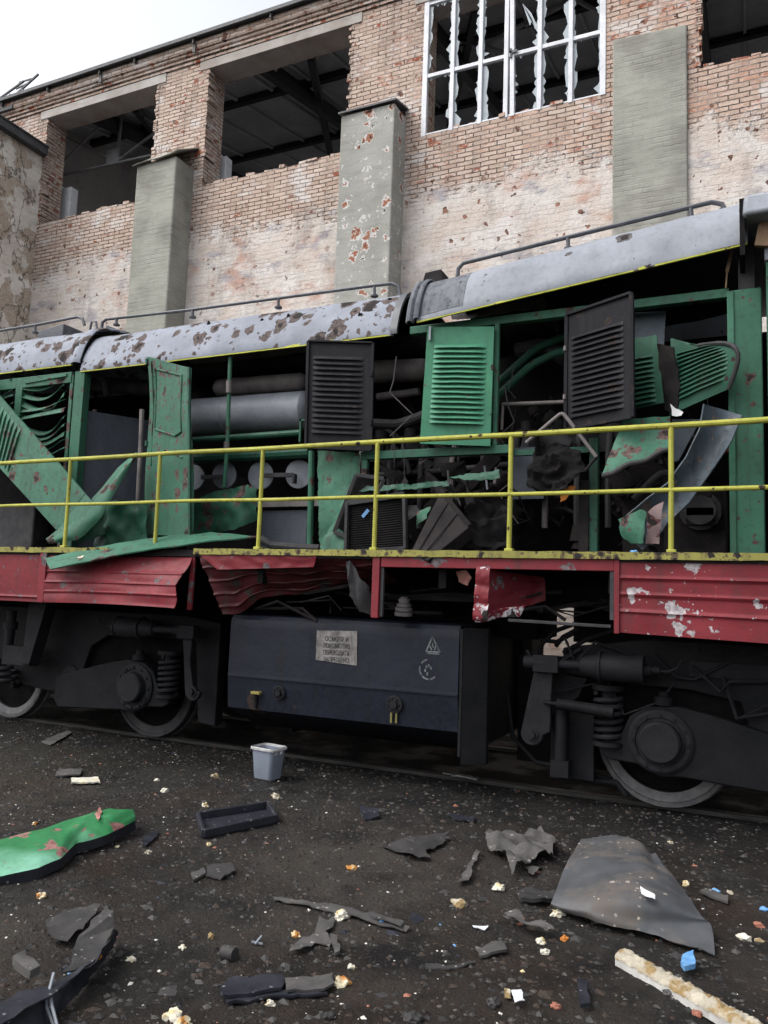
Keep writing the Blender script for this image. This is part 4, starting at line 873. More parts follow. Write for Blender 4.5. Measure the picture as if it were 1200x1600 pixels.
# roof shells ---------------------------------------------------------
def roof(name,p0,p1,mat,r=.36,n=40,bendf=None,trim=True,back=8.55,band=True):
    p0=Vector(p0); p1=Vector(p1)
    k_=r/.36; prof=[(0,-.035),(0,0)]+[(x*k_,z*k_) for x,z in ((.014,.05),(.03,.10),(.052,.16),(.08,.225),(.112,.285),(.15,.34),(.20,.395),(.27,.44),(.36,.475))]
    yc=7.5-p0.y; zt=prof[-1][1]
    prof+=[(yc*.6,zt+.06),(yc,zt+.09)]
    full=prof+[(2*yc-a,b) for a,b in reversed(prof[:-1])]
    mb=MB(); k=len(full)
    def P(u,v):
        i=min(k-2,int(v*(k-1)+1e-9)); f=v*(k-1)-i
        a=full[i][0]*(1-f)+full[i+1][0]*f; b=full[i][1]*(1-f)+full[i+1][1]*f
        q=p0*(1-u)+p1*u; d=.006*N.noise(V(u*9,v*9,2))
        q=q+V(0,a-d,b+d)
        if bendf: q=q+Vector(bendf(u,v))
        return q
    mb.sheet(P,n,k-1,.014); o=part(mb,name,mat,ang=40)
    if trim:
        mb=MB(); mb.sheet(lambda u,v:p0*(1-u)+p1*u+V(0,-.012+.022*0,-.020-.028*v),n,1,.02); t=part(mb,'yellow_trim',M['yellow_trim'],o)
    return o,P
def grab(parent,pts,posts,r=.018):
    mb=MB(); mb.tube(pts,r,8)
    part(mb,'grab_rail',M['rail_steel'],parent)
    for a,b in posts:
        mb=MB(); mb.tube([a,b],r*.9,8); mb.lathe(b,(0,0,1),[(-.005,.04),(.012,.04),(.012,.02)],10); part(mb,'grab_rail_post',M['rail_steel'],parent)
# section one: far left
q0=A(-260,604,YH); q1=A(113,566,YH); q0.z=q1.z=(q1.z+A(0,578,YH).z)/2
r1,P1=roof('hood_roof',q0,q1,M['grey_roof'])
mb=MB(); q=A(113,566,YH); 
def bandP(u,v):
    return P1(1,min(1,v*.5))+V(.005+.13*u,-.018*math.sin(math.pi*min(1,max(0,u)))-.006,.012*math.sin(math.pi*u))
mb.sheet(bandP,6,24,.02); part(mb,'roof_joint_band',M['grey_roof'],r1)
Yg=6.78
zr=q1.z
def raised(u,v,Y=Yg): return A(u,v,Y)
grab(r1,[raised(-200,542),raised(-20,520),raised(60,507),raised(122,495),raised(129,498),raised(132,508)],[(raised(55,508),raised(55,520)),(raised(-120,533),raised(-120,545))])
mb=MB(); a=A(60,515,7.0); b=A(98,524,7.0); mb.hexa([(a.x,7.0,b.z-.1),(b.x,7.0,b.z-.1),(b.x,7.5,b.z-.1),(a.x,7.5,b.z-.1),(a.x,7.0,a.z-.02),(b.x,7.0,a.z+.03),(b.x,7.5,a.z+.03),(a.x,7.5,a.z-.02)]); part(mb,'roof_hatch',M['rail_steel'],r1,bevel=.008)
mb=MB(); b=A(165,520,7.0); c=A(200,520,7.0); mb.prism([(b.x,7.0,b.z),(c.x,7.0,c.z),(b.x,7.0,A(165,508,7).z)],(0,.4,0)); mb.tube([A(140,520,6.9),A(143,503,6.9),A(150,503,6.9),A(153,520,6.9)],.014,8); part(mb,'roof_hatch',M['rail_steel'],r1)
# section two
q0=A(127,572,YH); q1=A(615,521,YH); zz_=(q0.z+q1.z)/2; q0.z=q1.z=zz_
def tear(u,v):
    e=max(0,(u-.985)/.015); return (0,-.03*e*0,-.02*e)
r2,P2=roof('hood_roof',q0,q1,M['grey_roof'],bendf=tear,n=60)
mb=MB()
def lipP(u,v): return P2(1,min(1,v*.5))+V(-.02+.07*u,-.012,.012)
mb.sheet(lipP,3,24,.03); part(mb,'roof_joint_band',M['rail_steel'],r2)
# shell holes
rr=random.Random(4)
for (u,v) in ((453,500),(561,492),(412,501),(610,470),(328,507)):
    # find the skin point nearest that sight line
    best=None
    for i in range(61):
        for j in range(3,14):
            p=P2(i/60,j/25.0); q=ray(u,v).normalized(); w_=p-V(0,0,EYE); d=(w_-q*w_.dot(q)).length
            if best is None or d<best[0]: best=(d,p)
    p=best[1]; mb=MB(); pts=[(p.x+.022*math.cos(a)*rr.uniform(.6,1.3),p.y-.018,p.z+.035*math.sin(a)*rr.uniform(.6,1.4)) for a in [k*math.pi/5 for k in range(10)]]
    mb.prism(pts,(0,.012,.0)); part(mb,'shell_hole',M['soot'],r2,smooth=False)
grab(r2,[raised(159,512),raised(160,504),raised(166,499),raised(300,484),raised(434,466),raised(585,446),raised(612,443),raised(622,447),raised(626,462)],[(raised(182,498),raised(182,508)),(raised(301,484),raised(301,496)),(raised(435,466),raised(435,481)),(raised(585,446),raised(585,463))])
# section three: lifted, scorched at one end
q0=A(652,497,6.30); q1=A(1168,373,6.30)
r3,P3=roof('lifted_hood_roof',q0,q1,M['grey_roof_light'],r=.33,n=60,back=8.4)
mb=MB(); mb.sheet(lambda u,v:P3(.0+.16*u,.04+v*.5)+V(0,-.009,.009),16,20,.006); part(mb,'scorched_roof_end',M['grey_roof_burnt'],r3)
mb=MB()
def capP(u,v):
    w_=.03*math.sin(u*math.pi*2.5); return P3(0,min(1,v*.5))+V(-.085+.10*u,-.02-.012*math.sin(u*9),.012+.012*math.sin(u*9)-.03*(1-v)*(1-u))
mb.sheet(capP,14,20,.02); part(mb,'roof_joint_band',M['grey_roof_burnt'],r3)
a=A(661,433,6.75); b=A(697,421,6.75); mb=MB(); mb.hexa([(a.x,6.7,a.z-.12),(b.x,6.7,a.z-.10),(b.x,6.95,a.z-.10),(a.x,6.95,a.z-.12),(a.x+.03,6.72,a.z+.03),(b.x-.04,6.72,b.z),(b.x-.04,6.92,b.z),(a.x+.03,6.92,a.z+.03)]); part(mb,'roof_fitting',M['soot2'],r3,bevel=.01)
Yg=6.7
grab(r3,[A(715,432,Yg),A(716,420,Yg),A(724,411,Yg),A(890,370,Yg),A(1082,323,Yg),A(1112,316,Yg),A(1128,319,Yg),A(1134,330,Yg)],[(A(887,371,Yg),A(888,389,Yg)),(A(1079,324,Yg),A(1081,342,Yg))],r=.021)
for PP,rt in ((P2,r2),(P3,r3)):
    mb=MB(); mb.sheet(lambda u,v:PP(.004+.99*u,.045+v*.91)+V(0,.02,-.03),30,20,.006); part(mb,'roof_dark_sheet',M['soot'],rt)  # dark sheet added under the roof shells to blacken their undersides
# far right roof box
mb=MB(); a=A(1160,335,6.05); b=A(1160,299,6.05); mb.hexa([(a.x,6.05,a.z),(2.5,6.05,a.z),(2.5,8.4,a.z),(a.x,8.4,a.z),(b.x+.01,6.10,b.z),(2.5,6.10,b.z),(2.5,8.4,b.z+.1),(b.x+.01,8.4,b.z+.1)]); r4=part(mb,'cab_roof',M['grey_roof_light'],bevel=.03)
mb=MB(); mb.box((A(1155,320,6.1).x,6.12,a.z-.28),(a.x+.015,8.2,b.z-.02)); part(mb,'roof_flange',M['soot'],r4)
mb=MB(); mb.bar(A(1198,345,6.25),A(1190,385,6.25),.10,.04,up=(0,1,0)); part(mb,'plywood_strip',M['wood'])
# cab wall at the right edge
x=A(1186,600,6.3).x; mb=MB(); zc=A(1195,409,6.3).z; mb.box((x+.06,6.30,ZD),(2.5,6.40,zc)); cab=part(mb,'cab_wall',M['green'])
mb=MB(); mb.box((x+.05,6.28,zc+.003),(2.5,6.40,zc+.32)); part(mb,'cab_wall',M['grey_roof_light'],cab,bevel=.008)

# hood frame -------------------------------------------------------------
def vpost(u0,u1,v,Y,z1,mat,name='hood_post',z0=ZD,d=.08,lean=0):
    a=A(u0,v,Y).x; b=A(u1,v,Y).x; mb=MB(); mb.box((a,Y,z0),(b,Y+d,z1)); return part(mb,name,mat,bevel=.006)
zb_=zz_-.05
vpost(112,127,650,YH,zb_+.02,M['green'],d=.10)
vpost(105,110,650,YH+.02,zb_,M['green_chip'],d=.06)
mb=MB(); mb.box((A(-260,600,YH).x,YH+.01,zb_-.10),(A(111,580,YH).x,YH+.07,zb_+.03)); part(mb,'hood_beam',M['green'],bevel=.005)
vpost(25,35,600,YH+.0,zb_-.10,M['green'],z0=A(30,650,YH).z)
mb=MB(); a=A(40,598,YH+.01); b=A(105,586,YH+.01); mb.bar(a,b,.03,.035); part(mb,'hood_beam',M['green'],bevel=.004)
# blown louvre slats
def slats(u0,u1,v0,v1,n,name,sd):
    mb=MB(); rr=random.Random(sd)
    for k in range(n):
        va=v0+(v1-v0)*k/n; sag=rr.uniform(-6,16)+(10 if k<4 else 0); hh=(v1-v0)/n*.62; tw=rr.uniform(-.04,.04)
        def P(u,v,va=va,sag=sag,hh=hh,tw=tw):
            uu=u0+(u1-u0)*u; base=va+9*(1-u)*1.0+sag*math.sin(math.pi*min(1,u*1.05))*(1 if sag>0 else .4)
            return A(uu,base-6*u+hh*v,YH+.06)+V(0,-.07*v+.05*math.sin(math.pi*u)*(sag/12)-.012*math.sin(v*6),tw*u*v)
        mb.sheet(P,16,4,.005)
    return part(mb,name,M['green'],ang=45)
slats(36,104,592,716,10,'blown_louvre_slats',3); slats(-60,24,596,720,10,'blown_louvre_slats',6)
# door opening, grey cabinet behind
mb=MB(); a=A(128,700,YH+.12); b=A(206,700,YH+.55); mb.hexa([(a.x,YH+.1,ZD),(b.x+.1,7.3,ZD),(b.x+.1,7.34,ZD),(a.x,YH+.14,ZD),(a.x,YH+.1,3.55),(b.x+.1,7.3,3.55),(b.x+.1,7.34,3.55),(a.x,YH+.14,3.55)]); part(mb,'cabinet_wall',M['inner_wall'])
mb=MB(); mb.tube([A(148,640,6.75),A(147,700,6.75),A(150,790,6.75)],.022,8); mb.box(A(140,655,6.74),A(158,672,6.80)); part(mb,'cabinet_pipe',M['cyl_dirty'])
mb=MB(); mb.tube([A(222,640,6.42),A(220,700,6.42),A(215,800,6.42)],.026,8); part(mb,'rusty_bar',M['skin_pink'] if False else M['cyl_dirty'])
mb=MB(); mb.tube([A(150,600,7.2),A(230,606,7.2),A(300,600,7.2)],.10,14); mb.tube([A(130,570,6.9),A(165,595,7.0),A(168,620,7.0)],.045,10); part(mb,'engine_pipe',M['soot3'])
# open green door
dl=[A(230,557,6.42),A(295,574,6.02),A(298,838,5.98),A(229,835,6.40)]
def dbend(u,v): return (.02*math.sin(v*5)*(1-u),.02*math.sin(v*7+u*3),0)
Pd=bil(*dl,bend=dbend); mb=MB(); mb.sheet(lambda u,v:Pd(u,v,.006*N.noise(V(u*3,v*6,1))),16,40,.03); door=part(mb,'hood_door',M['green_chip'],ang=40)
mb=MB(); ring=[(.18,.06),(.84,.06),(.84,.40),(.70,.43),(.18,.41)]
pts=[]
for k in range(len(ring)):
    a,b=ring[k],ring[(k+1)%len(ring)]
    for s in range(8): pts.append(Pd(a[0]+(b[0]-a[0])*s/8,a[1]+(b[1]-a[1])*s/8,.004))
mb.tube(pts+[pts[0],pts[1]],.011,8); part(mb,'door_bead',M['green_chip'],door)
mb=MB(); mb.tube([Pd(.18,.55,.004),Pd(.5,.52,.004),Pd(.84,.55,.004)],.009,8); mb.tube([Pd(.1,.02,.004),Pd(.12,.3,.004),Pd(.14,.62,.004)],.008,8); part(mb,'door_bead',M['green_chip'],door)
mb=MB(); mb.bar(Pd(1,0,.0),Pd(1,1,.0),.025,.03); part(mb,'door_edge',M['green_dark'],door,bevel=.004)
for v in (.03,.5,.9): 
    mb=MB(); mb.tube([Pd(.0,v-.015,.01),Pd(.0,v+.015,.01)],.016,8); part(mb,'hinge',M['green_dark'],door)
# hood interior
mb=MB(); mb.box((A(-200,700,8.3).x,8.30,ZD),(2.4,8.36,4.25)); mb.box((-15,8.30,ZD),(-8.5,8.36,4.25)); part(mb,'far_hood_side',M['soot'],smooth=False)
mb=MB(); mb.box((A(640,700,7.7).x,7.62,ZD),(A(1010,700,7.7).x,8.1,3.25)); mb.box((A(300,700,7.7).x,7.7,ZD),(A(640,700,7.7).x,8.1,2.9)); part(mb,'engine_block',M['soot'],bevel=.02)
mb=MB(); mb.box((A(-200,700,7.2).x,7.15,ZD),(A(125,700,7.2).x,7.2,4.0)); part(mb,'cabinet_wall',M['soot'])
# air cylinders
def cyl(a,b,r,mat,name='air_cylinder',Y=7.0,dome=.08,n=28):
    a=A(*a,Y); b=A(*b,Y); d=(b-a).normalized(); mb=MB(); L=(b-a).length
    mb.lathe(a,d,[(-dome,.02),(-dome*.9,r*.55),(-dome*.45,r*.88),(0,r),(.01,r),(L*.3,r),(L*.3+.005,r*1.02),(L*.3+.03,r*1.02),(L*.3+.035,r),(L,r),(L+dome*.45,r*.88),(L+dome*.9,r*.55),(L+dome,.02)],n); return part(mb,name,mat)
cyl((306,652),(480,641),.205,M['cyl'],Y=6.95); cyl((345,606),(470,597),.10,M['cyl_dirty'],Y=7.0); 
cyl((560,582),(660,578),.115,M['cyl_dirty'],Y=7.1); cyl((300,578),(480,560),.10,M['soot3'],Y=7.4); cyl((560,548),(660,540),.12,M['soot2'],Y=7.3)
def pipe(pts,r,mat,Y,name='engine_pipe',n=10):
    mb=MB(); P_=[A(*(p if len(p)==3 else (p[0],p[1],Y))) for p in pts]
    # smooth corners
    out=[P_[0]]
    for k in range(1,len(P_)-1):
        a,b,c=P_[k-1],P_[k],P_[k+1]; 
        for s in (0,.25,.5,.75,1):
            q=(b+(a-b)*.25)*(1-s)**2+b*2*s*(1-s)+(b+(c-b)*.25)*s*s; out.append(q)
    out.append(P_[-1]); mb.tube(out,r,n); return part(mb,name,mat)
pipe([(300,688),(470,676)],.033,M['green_dark'],6.65); pipe([(300,716),(485,706)],.062,M['green_dark'],6.75)
mb=MB(); a=A(468,655,6.6); b=A(476,690,6.6); mb.box((a.x,6.6,b.z),(a.x+.02,6.63,a.z)); mb.box((a.x,6.6,a.z-.02),(a.x+.07,6.63,a.z)); part(mb,'pipe_clip',M['green_dark'])
pipe([(360,558),(355,700),(350,762)],.022,M['green'],6.50,'hood_post'); 
mb=MB(); p=A(354,698,6.49); mb.lathe(p-V(0,0,.05),(0,0,1),[(0,.03),(.1,.03)],10); part(mb,'post_sleeve',M['cyl_dirty']); mb=MB(); p=A(358,607,6.49); mb.lathe(p-V(0,0,.05),(-.05,0,1),[(0,.03),(.13,.03)],10); part(mb,'post_sleeve',M['cyl_dirty'])
for (u,v,r) in ((303,746,.14),(351,743,.145),(408,743,.148),(467,741,.148)):
    c=A(u,v,6.85); mb=MB(); mb.lathe(c,(.12,-1,-.05),[(-.01,r*.95),(.0,r),(.010,r),(.014,r*.97),(.016,r*.2),(.016,.001)],30); part(mb,'reservoir_cap',M['cyl'])
for (u,v,u2,v2) in ((315,746,348,745),(413,743,458,742)):
    mb=MB(); mb.bar(A(u,v,6.78),A(u2,v2,6.74),.03,.045); mb.box(A(u2-2,v2-2,6.72),A(u2+6,v2+14,6.78)); part(mb,'linkage_lever',M['soot3'],bevel=.004)
mb=MB(); mb.box((A(390,770,6.75).x,6.75,A(400,793,6.75).z),(A(500,770,6.75).x,7.4,A(400,778,6.75).z)); part(mb,'cabinet_shelf',M['cyl_dirty'],bevel=.006)
mb=MB(); mb.box((A(408,820,6.8).x,6.8,ZD),(A(480,820,6.8).x,6.86,A(440,797,6.8).z)); part(mb,'cabinet_door',M['inner_wall'],bevel=.01)
mb=MB(); mb.tube([A(408,842,6.5),A(425,852,6.5),A(470,856,6.5),A(500,857,6.5)],.04,10); part(mb,'engine_pipe',M['soot3'])
pipe([(487,705),(486,780),(484,860)],.032,M['green'],6.52,'hood_post')
poly([A(300,785,6.45),A(333,768,6.36),A(388,757,6.30),A(404,764,6.34),A(402,812,6.40),A(370,826,6.42),A(300,840,6.45)],.006,M['green_chip'],'torn_panel',crumple=.06,cell=.05,seed=8,freq=3)
poly([A(497,704,6.46),A(562,708,6.46),A(562,770,6.42),A(545,790,6.40),A(524,833,6.36),A(499,858,6.30)],.006,M['green'],'torn_panel',crumple=.02,seed=2)
poly([A(556,742,6.38),A(562,752,6.36),A(532,812,6.28),A(540,858,6.18),A(500,860,6.2),A(520,820,6.30)],.006,M['green'],'torn_panel',crumple=.03,cell=.05,seed=5)
# centre frame
zmb=A(660,708,YH).z
mb=MB(); mb.box((A(563,712,YH).x,YH,zmb-.035),(A(800,712,YH).x,YH+.06,zmb+.04)); part(mb,'hood_beam',M['green_dark'],bevel=.005)
vpost(564,573,740,YH-.002,zmb-.036,M['green'],d=.05); 
mb=MB(); mb.box((A(640,520,6.5).x,6.5,A(900,484,6.5).z-.045),(A(1139,460,6.5).x,6.58,A(900,484,6.5).z+.03)); part(mb,'hood_beam',M['green'],bevel=.006)
zbm=A(900,484,6.5).z
vpost(771,778,600,6.46,zbm-.05,M['green'],d=.05,z0=zmb+.04)
# right-hand green post
xa=A(1141,650,YH).x; xb=A(1193,650,YH).x
mb=MB(); mb.box((xa,YH-.03,ZD),(xb,YH+.08,A(1165,453,YH).z)); hp=part(mb,'hood_post',M['green'],bevel=.01)
mb=MB(); mb.box((xa-.012,YH-.045,ZD),(xa+.035,YH-.026,A(1165,453,YH).z-.01)); part(mb,'post_flange',M['green'],hp,bevel=.004)
mb=MB(); mb.box((A(1153,420,YH).x,YH+.02,A(1165,452,YH).z),(A(1180,420,YH).x,YH+.2,A(1165,385,YH).z)); part(mb,'scorched_bracket',M['soot3'],bevel=.008)
mb=MB(); mb.bar(A(1143,392,6.48),A(1136,425,6.48),.025,.02,up=(0,1,0)); mb.bar(A(1136,425,6.48),A(1134,450,6.48),.012,.012,up=(0,1,0)); part(mb,'splintered_strip',M['wood'])
poly([A(705,492,7.6),A(850,462,7.6),A(853,482,7.6),A(706,500,7.6)],.01,M['wood'] if False else M['cyl_dirty'],'wall_glimpse',crumple=.03,seed=4)  # brownish sheet stands in for the far wall seen through the hood
# louvred doors
c=[A(668,511,6.34),A(772,510,6.40),A(766,697,6.40),A(656,693,6.34)]
ld,Pl=louvre(c,16,M['green_clean'],'louvred_door',mt=.150,mb_=.165,ml=.12,mr=.10,depth=.034,wav=.004); hinge(ld,Pl,[(1.0,.35),(1.0,.72)],M['green'])
mb=MB(); mb.bar(Pl(.05,.0,.02),Pl(.055,.12,.02),.02,.012,up=(0,1,0)); part(mb,'door_latch',M['cyl'],ld)
c=[A(482,533,6.26),A(583,536,6.36),A(580,704,6.36),A(478,700,6.26)]
ld,Pl=louvre(c,15,M['black_door'],'scorched_louvred_door',mt=.13,mb_=.13,ml=.08,mr=.14,depth=.024,rim=.02); hinge(ld,Pl,[(1.0,.3),(1.0,.75)],M['black_door'])
c=[A(886,492,6.38),A(987,458,6.06),A(989,652,6.02),A(884,672,6.36)]
ld,Pl=louvre(c,15,M['black_door'],'scorched_louvred_door',mt=.20,mb_=.08,ml=.08,mr=.12,depth=.028,rim=.025)
hinge(ld,Pl,[(.0,.3),(.0,.72)],M['cyl_dirty'])
c=[A(986,530,6.5),A(1026,523,6.44),A(1038,632,6.36),A(986,640,6.44)]
louvre(c,10,M['green_dark'],'bent_louvred_panel',mt=.26,mb_=.02,ml=.0,mr=.2,depth=.026,t=.012,bend=lambda u,v:(0,-.06*v*v*u,0))
mb=MB(); P0=Q([(992,488,6.7),(1040,486,6.7),(1037,545,6.7),(992,560,6.7)]); mb.sheet(P0,6,6,.02); part(mb,'grey_inner_panel',M['greyblue'])
poly([A(1028,538,6.40),A(1054,542,6.36),A(1062,600,6.36),A(1058,648,6.38),A(1040,640,6.42)],.02,M['soot2'],'torn_panel',crumple=.03,seed=1)
# curled louvre panel
def curl(u,v): return (.0,-.26*math.sin(math.pi*u*.55)*1.0*(v**1.2)+.05*u,0)
c=[A(1048,528,6.48),A(1092,540,6.34),A(1138,608,6.24),A(1046,648,6.40)]
def cb(u,v): return (.16*math.sin(math.pi*v)*u,-.12*math.sin(math.pi*v)*u,.09*math.sin(math.pi*v)*u)
ld,Pl=louvre(c,11,M['green_dark'],'curled_louvred_panel',mt=.20,mb_=.12,ml=.12,mr=.14,depth=.024,t=.012,bend=cb,nu=10,wav=.008)
mb=MB(); mb.tube([Pl(1,k/10,.0) for k in range(11)],.018,8); part(mb,'panel_edge',M['soot3'],ld)
# curved green sheet hanging over the rail
def cs(u,v): return (0,.10*math.sin(math.pi*v)*.6-.10*v*v,0)
P0=bil(A(975,655,6.2),A(1047,650,6.15),A(1043,708,6.05),A(940,742,5.98),bend=lambda u,v:(.05*math.sin(math.pi*v)*(1-u)*-.3,.06*math.sin(math.pi*v),-.05*math.sin(math.pi*u)*v*0+.03*u*v))
mb=MB(); mb.sheet(lambda u,v:P0(u,v,.01*N.noise(V(u*4,v*4,6))),20,20,.012); part(mb,'bent_green_panel',M['green_chip'],ang=50)
mb=MB(); mb.tube([P0(k/12,1.0,.0)+V(0,0,-.01-.012*math.sin(k)) for k in range(13)],.02,8); part(mb,'panel_edge',M['soot3'])
# long curling strip
ax=[(1130,640,6.15,62),(1118,680,6.10,52),(1090,728,6.05,44),(1060,770,6.02,44),(1025,800,6.0,50),(1000,826,6.0,58),(985,842,6.02,50)]
def axp(s):
    s*=len(ax)-1; i=min(len(ax)-2,int(s)); f=s-i; return [ax[i][k]*(1-f)+ax[i+1][k]*f for k in range(4)]
def strip(u,v):
    a=axp(v); b=axp(min(1,v+.05)); c_=axp(max(0,v-.05)); dx,dy=b[0]-c_[0],b[1]-c_[1]; L=math.hypot(dx,dy) or 1; nx,ny=dy/L,-dx/L
    nx,ny=-nx,-ny
    s=(u-.5)*a[3]
    return A(a[0]-nx*s,a[1]-ny*s,a[2]+.10*math.sin(math.pi*u)*(1-v*.5)+.12*(u-.5)*(1-v))+V(0,.02*N.noise(V(u*3,v*9,3)),0)
mb=MB(); mb.sheet(strip,12,50,.010); M['curl']=paint('scuffed_grey_strip',(0.055,0.072,0.088),(0.10,0.085,0.08),cs=8,size=.6,keep=.5,warp=.4,dirt=(0.02,0.02,0.022),dirt_amt=1.0,core=False); part(mb,'curled_grey_strip',M['curl'],ang=50)
poly([A(966,812,5.97),A(1000,795,5.95),A(1012,800,5.93),A(1008,848,5.95),A(986,850,5.98),A(970,835,6.0)],.006,M['green'],'torn_panel',crumple=.04,cell=.05,seed=6)
poly([A(1012,800,5.94),A(1036,782,5.94),A(1030,850,5.95),A(1008,850,5.94)],.006,M['flap_scrap'],'torn_panel',crumple=.05,cell=.04,seed=7)
mb=MB(); P0=Q([(1050,655,6.5),(1095,655,6.5),(1060,720,6.5),(1050,722,6.5)]); mb.sheet(P0,6,6,.02); part(mb,'grey_inner_panel',M['greyblue'])
# pipes and broken frames in the engine bay
pipe([(776,600),(836,545),(880,527),(900,530)],.036,M['green_dark'],7.0); pipe([(776,620),(830,570),(868,552),(900,545)],.036,M['green_dark'],6.9)
pipe([(785,632),(885,628)],.018,M['cyl_dirty'],6.7,'broken_frame'); pipe([(786,632),(784,672)],.012,M['cyl_dirty'],6.7,'broken_frame')
pipe([(583,662),(620,664),(648,655),(664,648)],.05,M['soot3'],6.75)
pipe([(822,692),(876,646),(882,648),(932,714)],.016,M['cyl_dirty'],6.3,'broken_frame'); pipe([(932,714),(915,735)],.012,M['soot2'],6.3,'broken_frame')
mb=MB(); mb.box((A(801,750,6.8).x,6.8,A(801,780,6.8).z),(A(850,750,6.8).x,6.9,A(801,700,6.8).z)); part(mb,'grey_inner_panel',M['greyblue'] if False else M['inner_wall'])
mb=MB(); mb.box((A(801,705,6.5).x,6.5,zmb-.05),(A(925,705,6.5).x,6.55,zmb)); part(mb,'hood_beam',M['green_dark'])
vpost(920,934,790,6.52,A(930,684,6.52).z,M['green_dark'])
vpost(904,920,790,6.50,A(910,750,6.5).z,M['soot2'])
mb=MB(); mb.box((A(975,790,7.0).x,6.9,ZD),(A(1135,790,7.0).x,7.5,A(1000,765,7).z)); mb.box((A(1072,800,6.8).x,6.78,A(1072,822,6.8).z),(A(1118,800,6.8).x,6.95,A(1072,785,6.8).z)); mb.box((A(1075,770,6.8).x,6.78,A(1072,778,6.8).z),(A(1112,770,6.8).x,6.95,A(1072,766,6.8).z)); part(mb,'generator',M['soot2'],bevel=.01)
mb=MB(); mb.box((A(1072,800,6.75).x,6.74,A(1072,806,6.75).z),(A(1116,800,6.75).x,6.79,A(1072,793,6.75).z)); part(mb,'generator_plate',M['soot3'],bevel=.004)
mb=MB(); mb.box((A(1113,690,6.9).x,6.9,A(1113,708,6.9).z),(A(1140,690,6.9).x,7.0,A(1113,682,6.9).z)); part(mb,'red_box',M['red'],bevel=.01)
poly([A(1085,548,7.9),A(1102,546,7.9),A(1101,560,7.9),A(1088,558,7.9)],.01,M['white'],'daylight_patch',crumple=.005,cell=.1)  # white sheet put in for outside daylight seen through a gap
poly([A(1047,631,6.35),A(1066,643,6.33),A(1064,650,6.33),A(1050,650,6.35)],.004,M['white'],'daylight_patch',crumple=.01,cell=.05)  # second white patch in place of daylight from outside
poly([A(876,768,6.35),A(893,758,6.33),A(900,762,6.33),A(884,782,6.35),A(876,784,6.36)],.01,M['orange'],'orange_scrap',crumple=.01,cell=.04)
for k,u in enumerate(range(592,1000,46)):
    c=A(u,760,7.5); mb=MB(); mb.lathe(V(c.x,7.5,2.95),(0,0,1),[(0,.17),(.18,.17),(.19,.13),(.26,.13),(.27,.06),(.36,.06),(.36,.02)],18); part(mb,'cylinder_head',M['soot3'])
    mb=MB(); mb.tube([V(c.x,7.35,3.05),V(c.x+.03,7.05,3.1),V(c.x+.03,6.95,2.85),V(c.x+.03,6.95,2.2)],.028,8); part(mb,'fuel_pipe',M['cyl_dirty'] if k%3==0 else M['soot3'])
for (pts,r0,mt,Y) in (([(590,742),(700,735),(795,726)],.03,'soot3',7.0),([(790,520),(820,512),(870,505)],.12,'soot2',7.3),([(806,548),(850,540),(884,560)],.075,'soot3',7.1),([(590,620),(655,612)],.04,'cyl_dirty',7.2),([(300,560),(400,552),(480,540)],.07,'cyl_dirty',7.15),([(1000,700),(1060,690),(1130,676)],.035,'soot3',6.9),([(990,780),(1030,740),(1060,738)],.03,'soot3',6.8),([(700,735),(702,770)],.010,'cyl_dirty',6.6),([(775,730),(772,770)],.012,'cyl_dirty',6.6),([(757,728),(762,768)],.010,'cyl',6.65),([(590,660),(630,690),(640,740)],.022,'soot3',6.9)): pipe(pts,r0,M[mt],Y)
mb=MB(); mb.lathe(A(1095,800,6.9),(0,-1,0),[(0,.16),(.1,.16),(.11,.12),(.16,.12),(.16,.03)],20); part(mb,'engine_fitting',M['soot3'])
for k in range(22):
    mb=MB(); c=A(1060,700,7.0); a=k*.285; mb.lathe(V(A(1000,700,7.3).x+.0,7.28,2.6)+V(.28*math.cos(a),0,.28*math.sin(a)),(0,-1,0),[(0,.02),(.03,.02),(.03,.01)],6); part(mb,'flange_bolt',M['soot3'])
mb=MB(); mb.lathe(V(A(1000,700,7.3).x,7.5,2.6),(0,-1,0),[(0,.34),(.2,.34),(.21,.2),(.25,.18),(.25,.05)],32); part(mb,'flywheel_cover',M['soot2'])
# engine clutter
rr=random.Random(17)
for k in range(84):
    u=rr.uniform(585,1110); v=rr.uniform(600,850); Y=rr.uniform(6.75,7.5)
    if v<690: Y+=.4
    p=A(u,v,Y); mb=MB(); ty=rr.random(); mt=rr.choice([M['soot'],M['soot2'],M['soot2'],M['soot3']])
    if ty<.45:
        a=rr.uniform(.03,.12); d=V(rr.uniform(-1,1),rr.uniform(-.3,.3),rr.uniform(-1,1)).normalized()
        mb.lathe(p,d,[(0,a),(a*1.4,a),(a*1.4,a*.7),(a*2,a*.7),(a*2,a*.3)],14); nm='engine_fitting'
    elif ty<.8:
        q=[p]; 
        for s in range(4): q.append(q[-1]+V(rr.uniform(-.25,.25),rr.uniform(-.06,.06),rr.uniform(-.25,.12)))
        q=[x if x.z>ZD+.02 else V(x.x,x.y,ZD+.02) for x in q]
        mb.tube(q,rr.uniform(.008,.022),6); nm='burnt_hose'
    else:
        mb.bar(p,p+V(rr.uniform(-.4,.4),.1,rr.uniform(-.4,.4)),rr.uniform(.02,.08),rr.uniform(.02,.2)); nm='burnt_bracket'
    part(mb,nm,mt)
